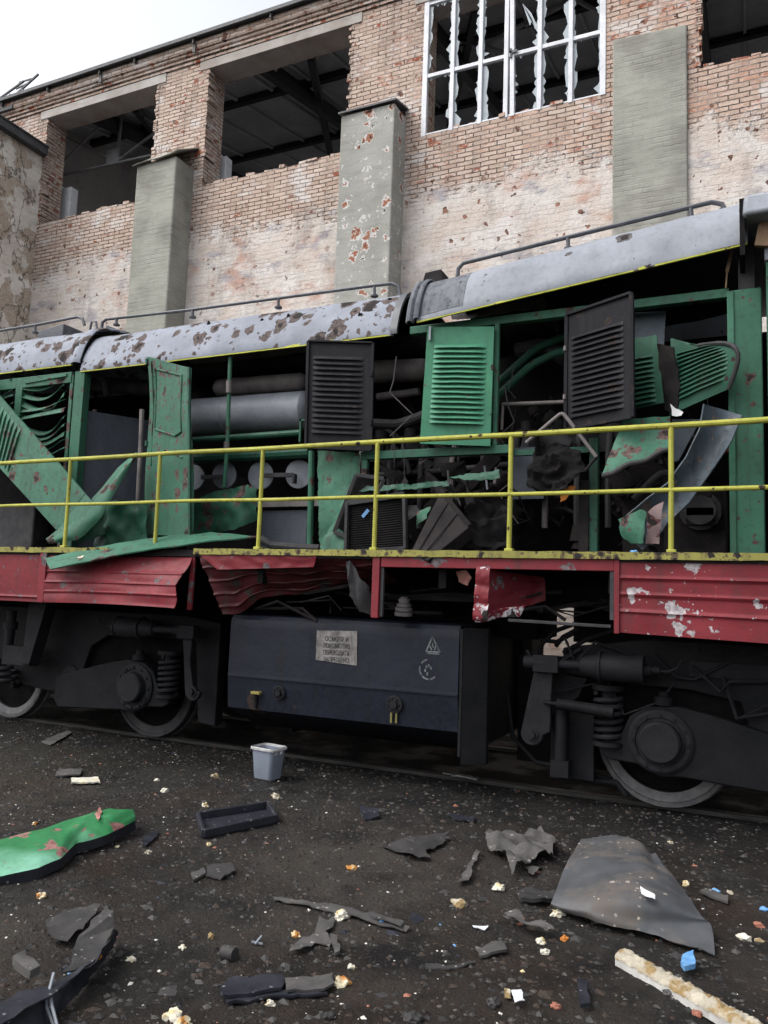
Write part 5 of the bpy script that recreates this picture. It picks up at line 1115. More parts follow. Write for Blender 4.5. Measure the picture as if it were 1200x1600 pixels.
for k in range(12):
    u=rr.uniform(600,800); v=rr.uniform(735,800); Y=rr.uniform(6.45,6.7)
    pts=[A(u+rr.uniform(-28,28),v+rr.uniform(-30,30),Y+rr.uniform(-.08,.08)) for _ in range(4)]
    c=sum(pts,V(0,0,0))/4; pts.sort(key=lambda p:math.atan2(p.z-c.z,p.x-c.x))
    poly(pts,.006,rr.choice([M['soot2'],M['soot3'],M['soot']]),'burnt_scrap',crumple=.05,cell=.05,seed=k)
poly([A(700,747,6.3),A(780,735,6.3),A(782,748,6.28),A(735,752,6.25)],.005,M['green_dark'],'torn_panel',crumple=.03,cell=.04,seed=9)
poly([A(648,798,6.25),A(672,790,6.25),A(668,812,6.2),A(652,822,6.2)],.005,M['green'],'torn_panel',crumple=.05,cell=.03,seed=12)
poly([A(560,762,6.35),A(700,752,6.3),A(702,760,6.28),A(562,770,6.33)],.005,M['green_dark'],'torn_panel',crumple=.03,cell=.05,seed=13)
# panels in the left bay
c=[A(-100,622,6.42),A(-100,505,6.42),A(133,771,6.02),A(88,828,5.98)]
tl_,Pt=louvre([c[0],c[1],c[2],c[3]],26,M['green'],'torn_louvred_door',mt=.02,mb_=.36,ml=.06,mr=.12,depth=.020,t=.02)
# its cranked lower leg
fx=[(74,846,5.90,10),(92,838,5.91,20),(118,829,5.92,30),(146,800,5.95,30),(168,768,6.02,22),(190,736,6.10,16),(214,708,6.18,5)]
def foldP(u,v):
    q=v*(len(fx)-1); i=min(len(fx)-2,int(q)); f=q-i; c0=[fx[i][k]*(1-f)+fx[i+1][k]*f for k in range(4)]; dx,dy=fx[i+1][0]-fx[i][0],fx[i+1][1]-fx[i][1]; L=math.hypot(dx,dy)
    w_=(u-.5)*c0[3]; return A(c0[0]+dy/L*w_,c0[1]-dx/L*w_,c0[2]-.05*math.sin(math.pi*u)+.06*u)+V(0,.012*N.noise(V(u*3,v*8,2)),0)
mb=MB(); mb.sheet(foldP,8,40,.008); part(mb,'door_fold',M['green'],tl_,ang=50)
mb=MB(); P0=bil(A(88,826,5.985),A(133,771,6.025),A(152,792,5.95),A(112,836,5.92)); mb.sheet(P0,6,6,.008); part(mb,'door_fold',M['green'],tl_,ang=50)
poly([A(140,800,6.35),A(185,782,6.3),A(230,782,6.28),A(230,850,6.3),A(150,862,6.3)],.006,M['green_dark'],'torn_panel',crumple=.07,cell=.06,seed=14,freq=3)
poly([A(150,802,6.25),A(168,835,6.2),A(120,850,6.15),A(112,838,6.1)],.006,M['green_dark'],'torn_panel',crumple=.04,cell=.05,seed=15)
mb=MB(); mb.box((A(-120,790,6.9).x,6.85,ZD),(A(60,790,6.9).x,7.1,A(0,790,6.9).z)); part(mb,'engine_fitting',M['soot3'],bevel=.02)
vpost(229,234,760,6.5,A(230,700,6.5).z,M['green'],d=.03)
# sheet lying over the walkway edge
def ls(u,v):
    return (0,0,.03*math.sin(u*6)*(1-v))
P0=bil(A(70,872,5.62),A(330,831,6.05),A(400,834,5.80),A(78,886,5.46),bend=lambda u,v:(0,.0,.035*math.sin(math.pi*u)-.02*v+.012*N.noise(V(u*7,v*3,1))))
mb=MB(); mb.sheet(lambda u,v:P0(u,v),40,8,.012); o=mb.build('torn_green_sheet',M['green'],ang=50); tag(o,'long torn green metal sheet draped over the yellow walkway edge above the bent red skirt','metal sheet')
#DEBRIS
# ------------------------------------------------------------------ loose things on the walkway
def top(mb,name,mat,label,cat,group=None,**k):
    o=mb.build(name,mat,None,**k); return tag(o,label,cat,group)
def gz(p): return ground_z(p.x,p.y)
rad=empty('radiator_frame',A(588,862,6.1),'square black mesh radiator in a thin frame standing upright on the walkway','radiator')
P0=Q([(543,786,6.14),(632,773,6.05),(634,858,6.0),(541,864,6.1)])
mb=MB(); mb.sheet(lambda u,v:P0(u,v,-.02+.004*math.sin(v*140)),4,120,.03); mb.build('core',M['soot'],rad)
mb=MB()
for a,b in (((0,0),(1,0)),((1,0),(1,1)),((0,1),(1,1)),((0,0),(0,1))): mb.bar(P0(*a),P0(*b),.028,.05)
mb.build('frame',M['soot3'],rad,bevel=.004)
mb=MB(); p=P0(.28,.32,.004); mb.bar(p,p+V(.06,-.01,.06),.03,.004,up=(0,1,0)); tag(mb.build('blue_scrap',M['blue'],None),'small blue scrap stuck on the black radiator face','scrap')
fr=empty('radiator_frame',A(535,850,6.3),'leaning open black frame with glinting edges between the green panel and the square radiator','frame')
P0=Q([(556,742,6.28),(600,748,6.34),(560,845,6.2),(522,832,6.2)])
mb=MB()
for a,b in (((0,0),(1,0)),((1,0),(1,1)),((0,1),(1,1)),((0,0),(0,1)),((0,.5),(1,.5))): mb.bar(P0(*a),P0(*b),.022,.035)
mb.build('bars',M['soot3'],fr,bevel=.003)
mb=MB(); mb.sheet(lambda u,v:P0(u,v,-.04),4,4,.01); mb.build('backing',M['soot'],fr)
mb=MB(); f=[A(689,767,6.10),A(735,822,5.86),A(668,876,5.69),A(640,866,5.80)]; nrm=((f[1]-f[0]).cross(f[3]-f[0])).normalized()
if nrm.y<0: nrm=-nrm
mb.hexa([f[3],f[2],f[2]+nrm*.13,f[3]+nrm*.13,f[0],f[1],f[1]+nrm*.13,f[0]+nrm*.13]); mb.bar(f[0]-nrm*.004,f[1]-nrm*.004,.03,.03); 
for k in (.3,.62): mb.bar(f[0]*(1-k)+f[1]*k-nrm*.003,f[3]*(1-k)+f[2]*k-nrm*.003,.012,.012)
top(mb,'burnt_slab',M['soot2'],'tilted sooty black slab poking out over the yellow walkway edge','slab',bevel=.01)
o=poly([A(832,700,6.45),A(870,690,6.35),A(905,702,6.3),A(912,735,6.3),A(890,762,6.3),A(850,775,6.3),A(825,760,6.4)],.01,M['soot'],'burnt_insulation',None,crumple=.10,cell=.04,seed=31,freq=7)
tag(o,'crumpled black mass of burnt insulation hanging behind the rail left of the bent green sheet','insulation')
o=poly([A(740,770,6.4),A(800,775,6.35),A(800,862,6.15),A(735,864,6.15),A(722,840,6.2)],.01,M['soot'],'burnt_insulation',None,crumple=.14,cell=.05,seed=37,freq=6)
tag(o,'heap of charred black wreckage on the walkway right of the tilted slab','wreckage')
rr=random.Random(77)
def chunk(name,loc,size,mat,label,cat,group=None,flat=.7,seed=0,rough=.45,rotz=None,subdiv=3):
    bm=bmesh.new(); bmesh.ops.create_icosphere(bm,subdivisions=subdiv,radius=1)
    for v in bm.verts:
        d=v.co.copy(); k=1+rough*N.noise(d*1.5+V(seed*3.1,0,0))+rough*.5*N.noise(d*3.9+V(0,seed*2.3,0))+rough*.22*N.noise(d*9+V(0,0,seed))
        v.co=V(d.x*k*size,d.y*k*size*.75,max(-.55,d.z*k)*size*flat)
    me=bpy.data.meshes.new(name); bm.to_mesh(me); bm.free(); me.materials.append(mat); me.shade_smooth(); me.set_sharp_from_angle(angle=R(40))
    o=bpy.data.objects.new(name,me); COL.objects.link(o); o.location=loc; o.location.z+=size*flat*.45; o.rotation_euler=(0,0,rr.uniform(0,6.28) if rotz is None else rotz); return tag(o,label,cat,group)
# foam on the torn green sheet
for (u,v,s,lab) in ((104,877,.030,'yellowish foam lump at the left tip of the torn green sheet'),(128,874,.052,'large pale foam lump lying on the torn green sheet'),(113,879,.024,'small flat foam crumb beside the large lump on the torn green sheet')):
    p=A(u,v+3,5.60); chunk('foam_chunk',p,s,M['foam'],lab,'foam','foam lumps on the green sheet',seed=u)
for (u,v,s,m_,lab) in ((990,862,.035,'blue','pale blue scrap on the walkway edge left of the last yellow post'),(795,862,.022,'foam','tiny pale crumb at the foot of the second yellow post from the right')):
    chunk('scrap',A(u,v+2,5.80),s,M[m_],lab,'scrap',seed=u,flat=.4)
mb=MB(); p=A(567,702,6.3); 
for (u,v,u2,v2,Y) in ((628,690,632,760,6.2),(614,680,616,730,6.25)): mb.tube([A(u,v,Y),A((u+u2)/2+2,(v+v2)/2,Y-.02),A(u2,v2,Y)],.004,5)
part(mb,'hanging_wire',M['soot3'])
rw=random.Random(41)
for k in range(16):
    u=rw.uniform(590,1110); v=rw.uniform(560,740); Y=rw.uniform(6.5,6.75); L=rw.uniform(30,120); mb=MB(); pts=[A(u+rw.uniform(-10,10)*j+8*math.sin(j*1.3+k),v+L*j/4+rw.uniform(-6,6),Y+rw.uniform(-.03,.03)) for j in range(5)]; mb.tube(pts,rw.uniform(.003,.007),5); part(mb,'hanging_wire',rw.choice([M['soot3'],M['soot3'],M['cyl_dirty']]))

# ------------------------------------------------------------------ loose things on the ground
# bin
bn=empty('plastic_bin',G(418,1217),'small grey plastic bin with two white stickers standing by the rail under the fuel tank','bin')
c=G(418,1212); c.z=gz(c)+.005; hgt=.262; rb=R(-8)
def sq(w,d,z,r,n=6):
    out=[]
    for (sx,sy,a0) in ((1,1,0),(-1,1,90),(-1,-1,180),(1,-1,270)):
        for k in range(n+1):
            a=R(a0+90*k/n); x=sx*(w/2-r)+r*math.cos(a); y=sy*(d/2-r)+r*math.sin(a)
            out.append(V(c.x+x*math.cos(rb)-y*math.sin(rb),c.y+x*math.sin(rb)+y*math.cos(rb),c.z+z))
    return out
def loft(rings,mb):
    n=len(rings[0]); vs=[p for r_ in rings for p in r_]; fs=[]
    for i in range(len(rings)-1):
        for j in range(n): fs.append((i*n+j,i*n+(j+1)%n,(i+1)*n+(j+1)%n,(i+1)*n+j))
    fs.append(tuple(range(n-1,-1,-1))); fs.append(tuple((len(rings)-1)*n+j for j in range(n))); mb.add(vs,fs)
mb=MB(); loft([sq(.185,.155,0,.03),sq(.19,.16,.006,.03),sq(.235,.19,hgt-.02,.035),sq(.232,.187,hgt-.02,.035),sq(.18,.15,.015,.03)],mb); mb.build('body',M['bin'],bn,ang=40)
mb=MB(); loft([sq(.245,.2,hgt-.028,.038),sq(.262,.216,hgt-.024,.042),sq(.264,.218,hgt-.008,.042),sq(.256,.21,hgt,.04),sq(.24,.195,hgt,.036),sq(.235,.19,hgt-.02,.035)],mb)
mb.f=[f for f in mb.f if len(f)==4]; mb.mi=[0]*len(mb.f); mb.build('rim',M['bin'],bn,ang=40)
for k,(oy,w_) in enumerate(((-.035,.022),(.03,.022))):
    def side(y,z):
        t_=z/hgt; x=(.19+(.235-.19)*t_)/2+.0015; return V(c.x+x*math.cos(rb)-y*math.sin(rb),c.y+x*math.sin(rb)+y*math.cos(rb),c.z+z)
    q=[side(oy-w_,.205),side(oy+w_*.4,.208),side(oy+w_*.5,.232),side(oy-w_*.7,.228)]; mb.prism(q,(.002*math.cos(rb),.002*math.sin(rb),0)); mb.build('sticker',M['white'],bn,smooth=False)
def gpoly(pix,mat,name,label,cat,h=0.02,t=.004,crumple=.02,cell=.05,seed=0,freq=4,group=None,zs=None):
    pts=[]
    for i,(u,v) in enumerate(pix):
        z=h if zs is None else zs[i]; p=G(u,v,z); p.z+=gz(p)*1.0; pts.append(p)
    o=poly(pts,t,mat,name,None,crumple=crumple,cell=cell,seed=seed,freq=freq); return tag(o,label,cat,group)
# bright green bent panel
def gp(u,v,z): 
    p=G(u,v,z); p.z+=gz(p); return p
rowsA=[(-60,1322,.05),(0,1303,.09),(60,1289,.11),(110,1275,.12),(150,1262,.13),(175,1257,.13),(205,1262,.10)]
rowsB=[(-60,1368,.03),(0,1361,.05),(60,1350,.06),(95,1333,.075),(120,1310,.085),(170,1296,.09),(212,1275,.085)]
def gpP(u,v):
    s=u*(len(rowsA)-1); i=min(len(rowsA)-2,int(s)); f=s-i
    a=gp(*rowsA[i])*(1-f)+gp(*rowsA[i+1])*f; b=gp(*rowsB[i])*(1-f)+gp(*rowsB[i+1])*f
    p=a*(1-v)+b*v; p.z+=.035*math.sin(math.pi*v)+.012*N.noise(V(u*7,v*4,2)); return p
mb=MB(); mb.sheet(lambda u,v:gpP(u,v),50,14,-.006 if False else .006); gpn=top(mb,'green_panel',M['green_bright'],'bent bright green metal panel with scraped paint lying on the ground at left','metal panel',ang=50)
mb=MB(); mb.sheet(lambda u,v:gpP(u,1)+V(0,.012*v,-.002-v*.055),40,2,.005); mb.build('folded_rim',M['dark_plastic'],gpn)
gpoly([(372,0)[0:0] or (150,1266),(157,1252),(160,1259),(154,1275)],M['skin_pink'],'torn_tab','pinkish torn tab sticking up on the bright green panel','scrap',h=.16,cell=.03,crumple=.01)
# black tray
tr=empty('black_tray',gp(368,1280,0),'shallow black rectangular tray with crumbs in it on the ground left of centre','tray')
cs_=[gp(309,1274,.01),gp(418,1258,.01),gp(432,1278,.01),gp(318,1301,.01)]
mb=MB(); P0=bil(*cs_); mb.sheet(lambda u,v:P0(u,v),6,6,.01); mb.build('base',M['dark_plastic'],tr)
for a,b in (((0,0),(1,0)),((1,0),(1,1)),((0,1),(1,1)),((0,0),(0,1))):
    mb=MB(); mb.bar(P0(*a)+V(0,0,.025),P0(*b)+V(0,0,.025),.025,.055); mb.build('side',M['dark_plastic'],tr,bevel=.006)
# bent grey metal sheet
rows=[[(908,1300,.10),(960,1296,.13),(1010,1306,.15),(1030,1330,.12)],
      [(885,1340,.10),(950,1335,.17),(1020,1345,.19),(1062,1372,.12)],
      [(868,1385,.08),(940,1385,.15),(1030,1392,.17),(1095,1420,.10)],
      [(861,1402,.06),(930,1418,.08),(1020,1432,.07),(1112,1440,.06)],
      [(866,1410,.03),(935,1433,.04),(1025,1450,.035),(1117,1481,.02)]]
def rp(u,v):
    def cr(a,b,c,d,t): return .5*((2*b)+(c-a)*t+(2*a-5*b+4*c-d)*t*t+(3*b-a-3*c+d)*t**3)
    nr,nc=len(rows),len(rows[0]); s=v*(nr-1); i=min(nr-2,int(s)); f=s-i; q=u*(nc-1); j=min(nc-2,int(q)); g=q-j
    def at_(r_,k):
        K=[rows[r_][max(0,min(nc-1,j+e))][k] for e in (-1,0,1,2)]; return cr(*K,g)
    out=[cr(*[at_(max(0,min(nr-1,i+e)),k) for e in (-1,0,1,2)],f) for k in range(3)]
    p=gp(*out); p.z+=.008*N.noise(V(u*5,v*5,1))-.05*math.exp(-((u-.72)/.10)**2)*max(0,1-v*2.2); return p
mb=MB(); mb.sheet(rp,36,36,.005); top(mb,'bent_metal_sheet',M['sheet'],'large curved grey metal sheet strewn with crumbs on the ground at right','metal sheet',ang=60)
# other sheets
gpoly([(757,1292),(768,1286),(790,1296),(845,1288),(868,1300),(862,1322),(835,1330),(822,1340),(800,1354),(790,1330),(776,1318),(762,1312)],M['rubber'],'torn_sheet','torn grey sheet with a ragged outline left of the large curved metal sheet','torn sheet',h=.05,crumple=.06,cell=.035,seed=2,freq=6)
gpoly([(745,1318),(752,1322),(738,1345),(734,1366),(722,1369),(714,1366),(730,1345)],M['rubber'],'torn_strip','short bent grey strip beside the torn grey sheet','torn strip',h=.03,crumple=.03,seed=5,cell=.03)
gpoly([(820,1348),(850,1340),(842,1352),(832,1362)],M['rubber'],'torn_piece','small grey scrap just below the torn grey sheet','scrap',h=.015,crumple=.02,seed=6,cell=.03)
gpoly([(588,1306),(600,1306),(660,1298),(702,1296),(690,1310),(665,1322),(672,1334),(640,1330),(610,1318)],M['rubber_dark'],'dark_sheet','dark bent sheet on the brown stained ground right of centre','torn sheet',h=.025,crumple=.04,seed=7,cell=.05)
gpoly([(428,1394),(480,1403),(520,1409),(600,1424),(642,1441),(634,1446),(560,1428),(490,1411),(430,1399)],M['rubber'],'thin_lath','long thin dark lath lying across the middle foreground','lath',h=.010,t=.006,crumple=.004,seed=8,cell=.05)
gpoly([(580,1422),(610,1424),(632,1430),(628,1436),(606,1430)],M['rubber'],'lath_splinter','short splinter lying along the right end of the long lath','splinter',h=.03,t=.008,crumple=.008,seed=9,cell=.03)
gpoly([(500,1424),(512,1430),(524,1424),(520,1440),(508,1446),(520,1458),(516,1466),(496,1462),(484,1472),(452,1482),(462,1462),(492,1448)],M['rubber'],'torn_rag','torn grey rag like scrap below the thin lath','rag',h=.012,crumple=.02,seed=10,cell=.025)
gpoly([(517,1452),(526,1452),(532,1480),(524,1482)],M['rubber'],'short_stick','short grey stick standing out beside the torn grey rag','stick',h=.015,t=.012,crumple=.004,seed=11,cell=.03)
pk=empty('split_plank',gp(430,1525,0),'dark split plank with a pale splintered right end on the near ground','plank')
def pln(pix,z,t,mat,nm,sd):
    pts=[gp(u,v,z) for u,v in pix]; poly(pts,t,mat,nm,pk,crumple=.006,seed=sd,cell=.04)
pln([(345,1530),(360,1518),(440,1513),(447,1522),(440,1533),(350,1546)],.022,.012,M['dark_plastic'],'painted_half',3)
pln([(446,1516),(500,1508),(526,1507),(520,1516),(524,1524),(505,1530),(448,1535)],.024,.010,M['rubber'],'splintered_half',4)
pln([(350,1547),(440,1536),(505,1532),(512,1538),(440,1545),(356,1555)],.010,.01,M['dark_plastic'],'lower_edge',5)
gpoly([(665,1497),(700,1500),(745,1490),(743,1496),(700,1507),(668,1505)],M['rubber_dark'],'bent_strip','thin black bent strip lying right of the split plank','strip',h=.006,t=.006,crumple=.006,seed=12)
gpoly([(742,1470),(752,1476),(770,1466),(790,1464),(792,1476),(770,1484),(750,1486)],M['rubber'],'grey_slab','flat grey slab piece below the pale foam ball','slab',h=.012,t=.012,crumple=.008,seed=13)
gpoly([(788,1422),(812,1420),(822,1432),(850,1440),(868,1452),(850,1450),(818,1440),(800,1430)],M['rubber'],'torn_bracket','torn grey bracket left of the curved sheet, under its black roll','bracket',h=.03,crumple=.05,seed=14,cell=.03)
gpoly([(806,1388),(830,1384),(866,1388),(870,1398),(840,1404),(812,1402)],M['rubber_dark'],'black_roll','charred black roll at the left edge of the curved metal sheet','roll',h=.02,t=.02,crumple=.02,seed=15,cell=.03)
gpoly([(1092,1384),(1110,1382),(1138,1394),(1136,1399),(1110,1392)],M['rubber'],'grey_lath','small grey lath under the blue stub right of the curved sheet','lath',h=.012,t=.012,crumple=.004,seed=16)
gpoly([(902,1524),(918,1524),(922,1558),(906,1560)],M['dark_plastic'],'dark_tile','small dark upright tile on the ground left of the long foam strip','tile',h=.02,t=.015,crumple=.003,seed=17)
gpoly([(225,1302),(248,1290),(246,1300),(228,1316),(222,1312)],M['dark_plastic'],'black_splinter','black splinter between the green panel and the black tray','splinter',h=.012,t=.01,crumple=.006,seed=18)
gpoly([(700,1268),(742,1270),(740,1277),(712,1275)],M['dark_plastic'],'black_splinter','black splinter with a green crumb near the wheel of the right bogie','splinter',h=.012,t=.01,crumple=.006,seed=19)
gpoly([(560,1256),(590,1262),(594,1272),(570,1274)],M['dark_plastic'],'black_clod','black clod on the oily ground below the fuel tank','clod',h=.012,t=.012,crumple=.012,seed=20)
gpoly([(108,1592),(145,1590),(145,1605),(104,1608)],M['dark_plastic'],'dark_plate','dark plate cut off by the bottom edge of the photo','plate',h=.012,t=.01,crumple=.003,seed=21)
gpoly([(325,1345),(362,1342),(368,1352),(345,1366),(322,1360)],M['rubber_dark'],'flat_stone','flat dark stone below the black tray','stone',h=.010,t=.010,crumple=.006,seed=22)
gpoly([(300,1356),(318,1350),(322,1358),(304,1366)],M['rubber'],'flat_stone','small greyish flake beside the flat dark stone','stone',h=.012,t=.012,crumple=.004,seed=23)
# timbers seen at the far left by the rail
gpoly([(-30,1098),(30,1104),(60,1112),(55,1118),(-30,1106)],M['rubber'],'grey_board','grey board lying by the rail at the far left','board',h=.02,t=.02,crumple=.008,seed=24)
gpoly([(92,1198),(128,1196),(126,1205),(86,1208)],M['rubber'],'grey_lath','grey lath on the ground left of the pale strip','lath',h=.015,t=.012,crumple=.004,seed=25)
gpoly([(112,1212),(154,1210),(156,1217),(112,1218)],M['foam'],'pale_strip','straight pale plaster strip on the left ground above the green panel','strip',h=.015,t=.012,crumple=.003,seed=26,cell=.03)
gpoly([(66,1155),(104,1140),(114,1143),(80,1160)],M['rubber'],'grey_lath','dull lath slanting on the left ground below the bogie','lath',h=.01,t=.01,crumple=.004,seed=27)
# lower left black channel and its sheet
ch=empty('black_channel',gp(90,1520,0),'black bent metal channel with a torn end lying in the lower left corner','channel')
def cpoly(pix,mat,nm,sd,cr=.02,t=.006):
    pts=[gp(u,v,z) for u,v,z in pix]; poly(pts,t,mat,nm,ch,crumple=cr,seed=sd,cell=.04)
cpoly([(120,1462,.10),(168,1406,.16),(178,1418,.17),(180,1442,.12),(150,1490,.10),(104,1512,.10)],M['rubber_dark'],'end_plate',1,.015)
cpoly([(104,1512,.11),(150,1490,.11),(80,1545,.10),(-40,1612,.10),(-60,1580,.11),(20,1545,.11)],M['dark_plastic'],'flange',2,.02)
cpoly([(180,1442,.12),(184,1455,.02),(130,1530,.008),(80,1585,.008),(-20,1660,.008),(-60,1612,.09),(20,1552,.10),(100,1520,.10),(150,1492,.105)],M['dark_plastic'],'web',3,.015)
mb=MB(); mb.tube([gp(85,1508,.14),gp(78,1535,.10),gp(82,1560,.07),gp(90,1588,.03)],.006,6); mb.tube([gp(74,1535,.10),gp(74,1560,.06),gp(84,1588,.02)],.005,6); tag(mb.build('bent_wire',M['cyl'],ch),None)
gpoly([(72,1428),(110,1412),(160,1404),(150,1420),(108,1462),(82,1456)],M['rubber_dark'],'torn_sheet','dull black sheet tucked behind the torn end of the black channel','torn sheet',h=.03,crumple=.02,seed=28)
gpoly([(20,1500),(34,1486),(62,1512),(44,1518)],M['rubber'],'grey_tube','short grey tube stub lying over the black channel','tube stub',h=.13,t=.03,crumple=.004,seed=29)
gpoly([(143,1490),(158,1474),(160,1482),(146,1500)],M['orange'],'rust_flake','yellowish flake hanging under the torn end of the black channel','flake',h=.08,t=.004,crumple=.01,seed=30,cell=.03)
# long foam strip
fs=empty('foam_strip',gp(1080,1540,0),'long white strip topped with crusted yellow foam in the lower right corner','foam strip')
a0=gp(972,1484,.03); a1=gp(1225,1622,.03); d=(a1-a0).normalized(); sx=d.cross(V(0,0,1)).normalized()
def fsP(u,v):
    return a0*(1-u)+a1*u+sx*(.035*(v-.5)*2)+V(0,0,.0)
mb=MB(); n=60; rings=[]
for i in range(n+1):
    s=i/n; c_=a0*(1-s)+a1*s; w_=.042+.006*N.noise(V(s*9,1,1)); rings.append([c_-sx*w_-V(0,0,.028),c_+sx*w_-V(0,0,.028),c_+sx*w_+V(0,0,.004),c_-sx*w_+V(0,0,.004)])
loft(rings,mb); M['profile']=plain('dirty_white_strip',(.30,.29,.27),(.50,.49,.47),9,.6,.3,.003); mb.build('profile',M['profile'],fs,ang=30)
mb=MB(); rings=[]
for i in range(161):
    s=i/160; c_=a0*(1-s)+a1*s; r_=[]
    for k in range(14):
        a=math.pi*k/13; rad_=1+.45*N.noise(V(s*30,a*1.3,3))+.25*N.noise(V(s*80,a*3,5))
        r_.append(c_+sx*(.040*math.cos(a)*(.85+.25*rad_)*(1 if True else 0))+V(0,0,.002+.030*math.sin(a)*rad_+ .004*N.noise(V(s*60,a*5,8))))
    rings.append(r_)
loft(rings,mb); mb.build('foam_crust',M['foam_yellow'],fs,ang=60)
# foam lumps
FO=[(65,1387,.036,'foam_burnt','foam lump with an orange scorched side below the bright green panel'),(258,1227,.040,'foam','cream foam lump left of the black tray, toward the rail'),(245,1212,.030,'foam','white foam crumb just above the cream lump near the left bogie'),
(320,1251,.032,'foam','white foam lump on the upper left corner of the black tray'),(322,1261,.020,'foam','small foam crumb under the white lump at the tray corner'),(431,1237,.045,'foam_yellow','yellowish crumbling foam flake right below the grey bin'),
(336,1207,.042,'foam_yellow','flat yellowish foam flake left of the grey bin'),(549,1345,.040,'foam_burnt','upright foam nub with an orange foot in the middle of the brown ground'),(718,1402,.045,'foam_yellow','brown scorched foam lump left of the pale foam ball'),
(779,1378,.052,'foam','pale foam ball between the brown lump and the curved metal sheet'),(535,1422,.055,'foam','round white foam ball resting on the long thin lath'),(462,1445,.034,'foam_burnt','half white, half scorched foam lump left of the torn rag'),
(536,1521,.044,'foam_burnt','orange and cream foam lump at the right end of the split plank'),(272,1574,.050,'foam','large pale foam chunk at the bottom, upper half of a pair'),(286,1590,.048,'foam_burnt','foam chunk with a brown end at the bottom, lower half of a pair'),
(871,1418,.046,'foam','grey white foam slab at the lower left corner of the curved sheet'),(852,1472,.032,'foam','yellow edged foam crumb below the curved sheet'),(846,1458,.034,'foam','flat pale foam crumb below the torn bracket'),
(1163,1452,.045,'foam','cream foam lump near the right edge above the foam strip'),(1186,1457,.026,'foam_yellow','small tan foam crumb right of the cream lump near the right edge'),(1140,1381,.026,'foam_yellow','cream crumb at the right end of the blue stub'),
(1048,1307,.030,'foam_yellow','tan crumb behind the curved sheet under the wheel'),(1072,1370,.034,'foam','white foam flake at the right shoulder of the curved sheet'),(393,1284,.018,'foam','tiny foam crumb inside the black tray'),(383,1275,.022,'foam','pale crumb in the middle of the black tray'),
(327,1309,.026,'foam','foam crumb under the front edge of the black tray'),(232,1322,.030,'foam_yellow','thin yellowish chip right of the green panel'),(206,1484,.030,'foam','white foam chip right of the black channel'),
(286,1462,.026,'foam','small white cube of foam on the dark middle left ground'),(550,1498,.022,'foam','cream crumb above the split plank end'),(330,1448,.024,'foam_yellow','tan crumb near the black stub'),(423,1552,.026,'foam','white crumb just below the split plank'),
(882,1455,.030,'orange','orange lump below the left corner of the curved sheet'),(184,1312,.024,'foam_burnt','tiny pink crumb under the bright green panel'),(55,1277,.028,'foam_burnt','orange and white crumb behind the bright green panel')]
for i,(u,v,s,mt,lab) in enumerate(FO):
    p=gp(u,v+4,0); p.z-=.004
    chunk("foam_chunk",p,s*.74,M[mt],lab,'foam','foam lumps scattered on the ground',flat=rr.uniform(.5,.85),seed=i+1,rough=.6)
p=rp(.62,.55); o=gpoly([(1000,1378),(1022,1388),(1024,1394),(1004,1386)],M['paper'],'pale_slip','pale slip lying on the curved grey metal sheet','slip',h=.19,t=.01,crumple=.003,cell=.03)
# small scraps
SC=[(1118,1381,.040,'blue','blue stub lying on the small grey lath right of the curved sheet'),(1194,1408,.034,'blue','light blue scrap at the right edge of the picture'),(207,1276,.024,'blue','tiny blue scrap behind the bright green panel'),
(597,1428,.018,'blue','bright blue chip on the right end of the long lath'),(158,1392,.0,'blue','')]
for i,(u,v,s,mt,lab) in enumerate(SC):
    if s: 
        p=gp(u,v+3,.012 if i in (0,3) else 0); chunk('blue_scrap',p,s*.7,M[mt],lab,'scrap',flat=.5,seed=i+40,rough=.35)
gpoly([(1066,1486),(1084,1482),(1088,1504),(1070,1510),(1064,1500)],M['blue'],'crushed_bottle_cap','crushed light blue scrap standing beside the long foam strip','scrap',h=.03,t=.02,crumple=.012,seed=33,cell=.02)
gpoly([(797,1544),(812,1543),(820,1556),(806,1560)],M['paper'],'paper_scrap','folded white paper scrap on the near ground','paper',h=.02,t=.003,crumple=.02,seed=34,cell=.025)
gpoly([(787,1538),(796,1540),(800,1550),(790,1549)],M['foam_yellow'],'torn_corner','yellowish torn corner beside the folded paper scrap','scrap',h=.02,t=.004,crumple=.01,seed=35,cell=.02)
gpoly([(738,1436),(764,1438),(758,1443),(742,1441)],M['paper'],'paper_scrap','thin white paper sliver below the brown foam lump','paper',h=.01,t=.003,crumple=.008,seed=36,cell=.02)
gpoly([(692,1203),(720,1205),(748,1209),(746,1213),(715,1210)],M['tyre'],'rail_highlight','added bright bar for the highlight on the near rail under the tank end','bar',h=.05,t=.012,crumple=.003,seed=38,cell=.05)  # bright piece added as the highlight on the near rail
mb=MB(); a=gp(350,1474,.025); b=gp(368,1480,.025); mb.lathe(a,(b-a),[(0,.02),(.0,.028),((b-a).length,.028),((b-a).length,.02)],14); top(mb,'black_stub','x' and M['rubber_dark'],'short black cylinder stub on the ground above the split plank','stub')
mb=MB(); a=gp(402,1461,.012)
for q in ((V(-.028,0,0),V(.028,.004,0)),(V(0,-.014,.0),V(.004,.03,.02))): mb.bar(a+q[0],a+q[1],.008,.006)
top(mb,'metal_bracket',M['cyl'],'tiny grey metal cross piece near the black stub','bracket')
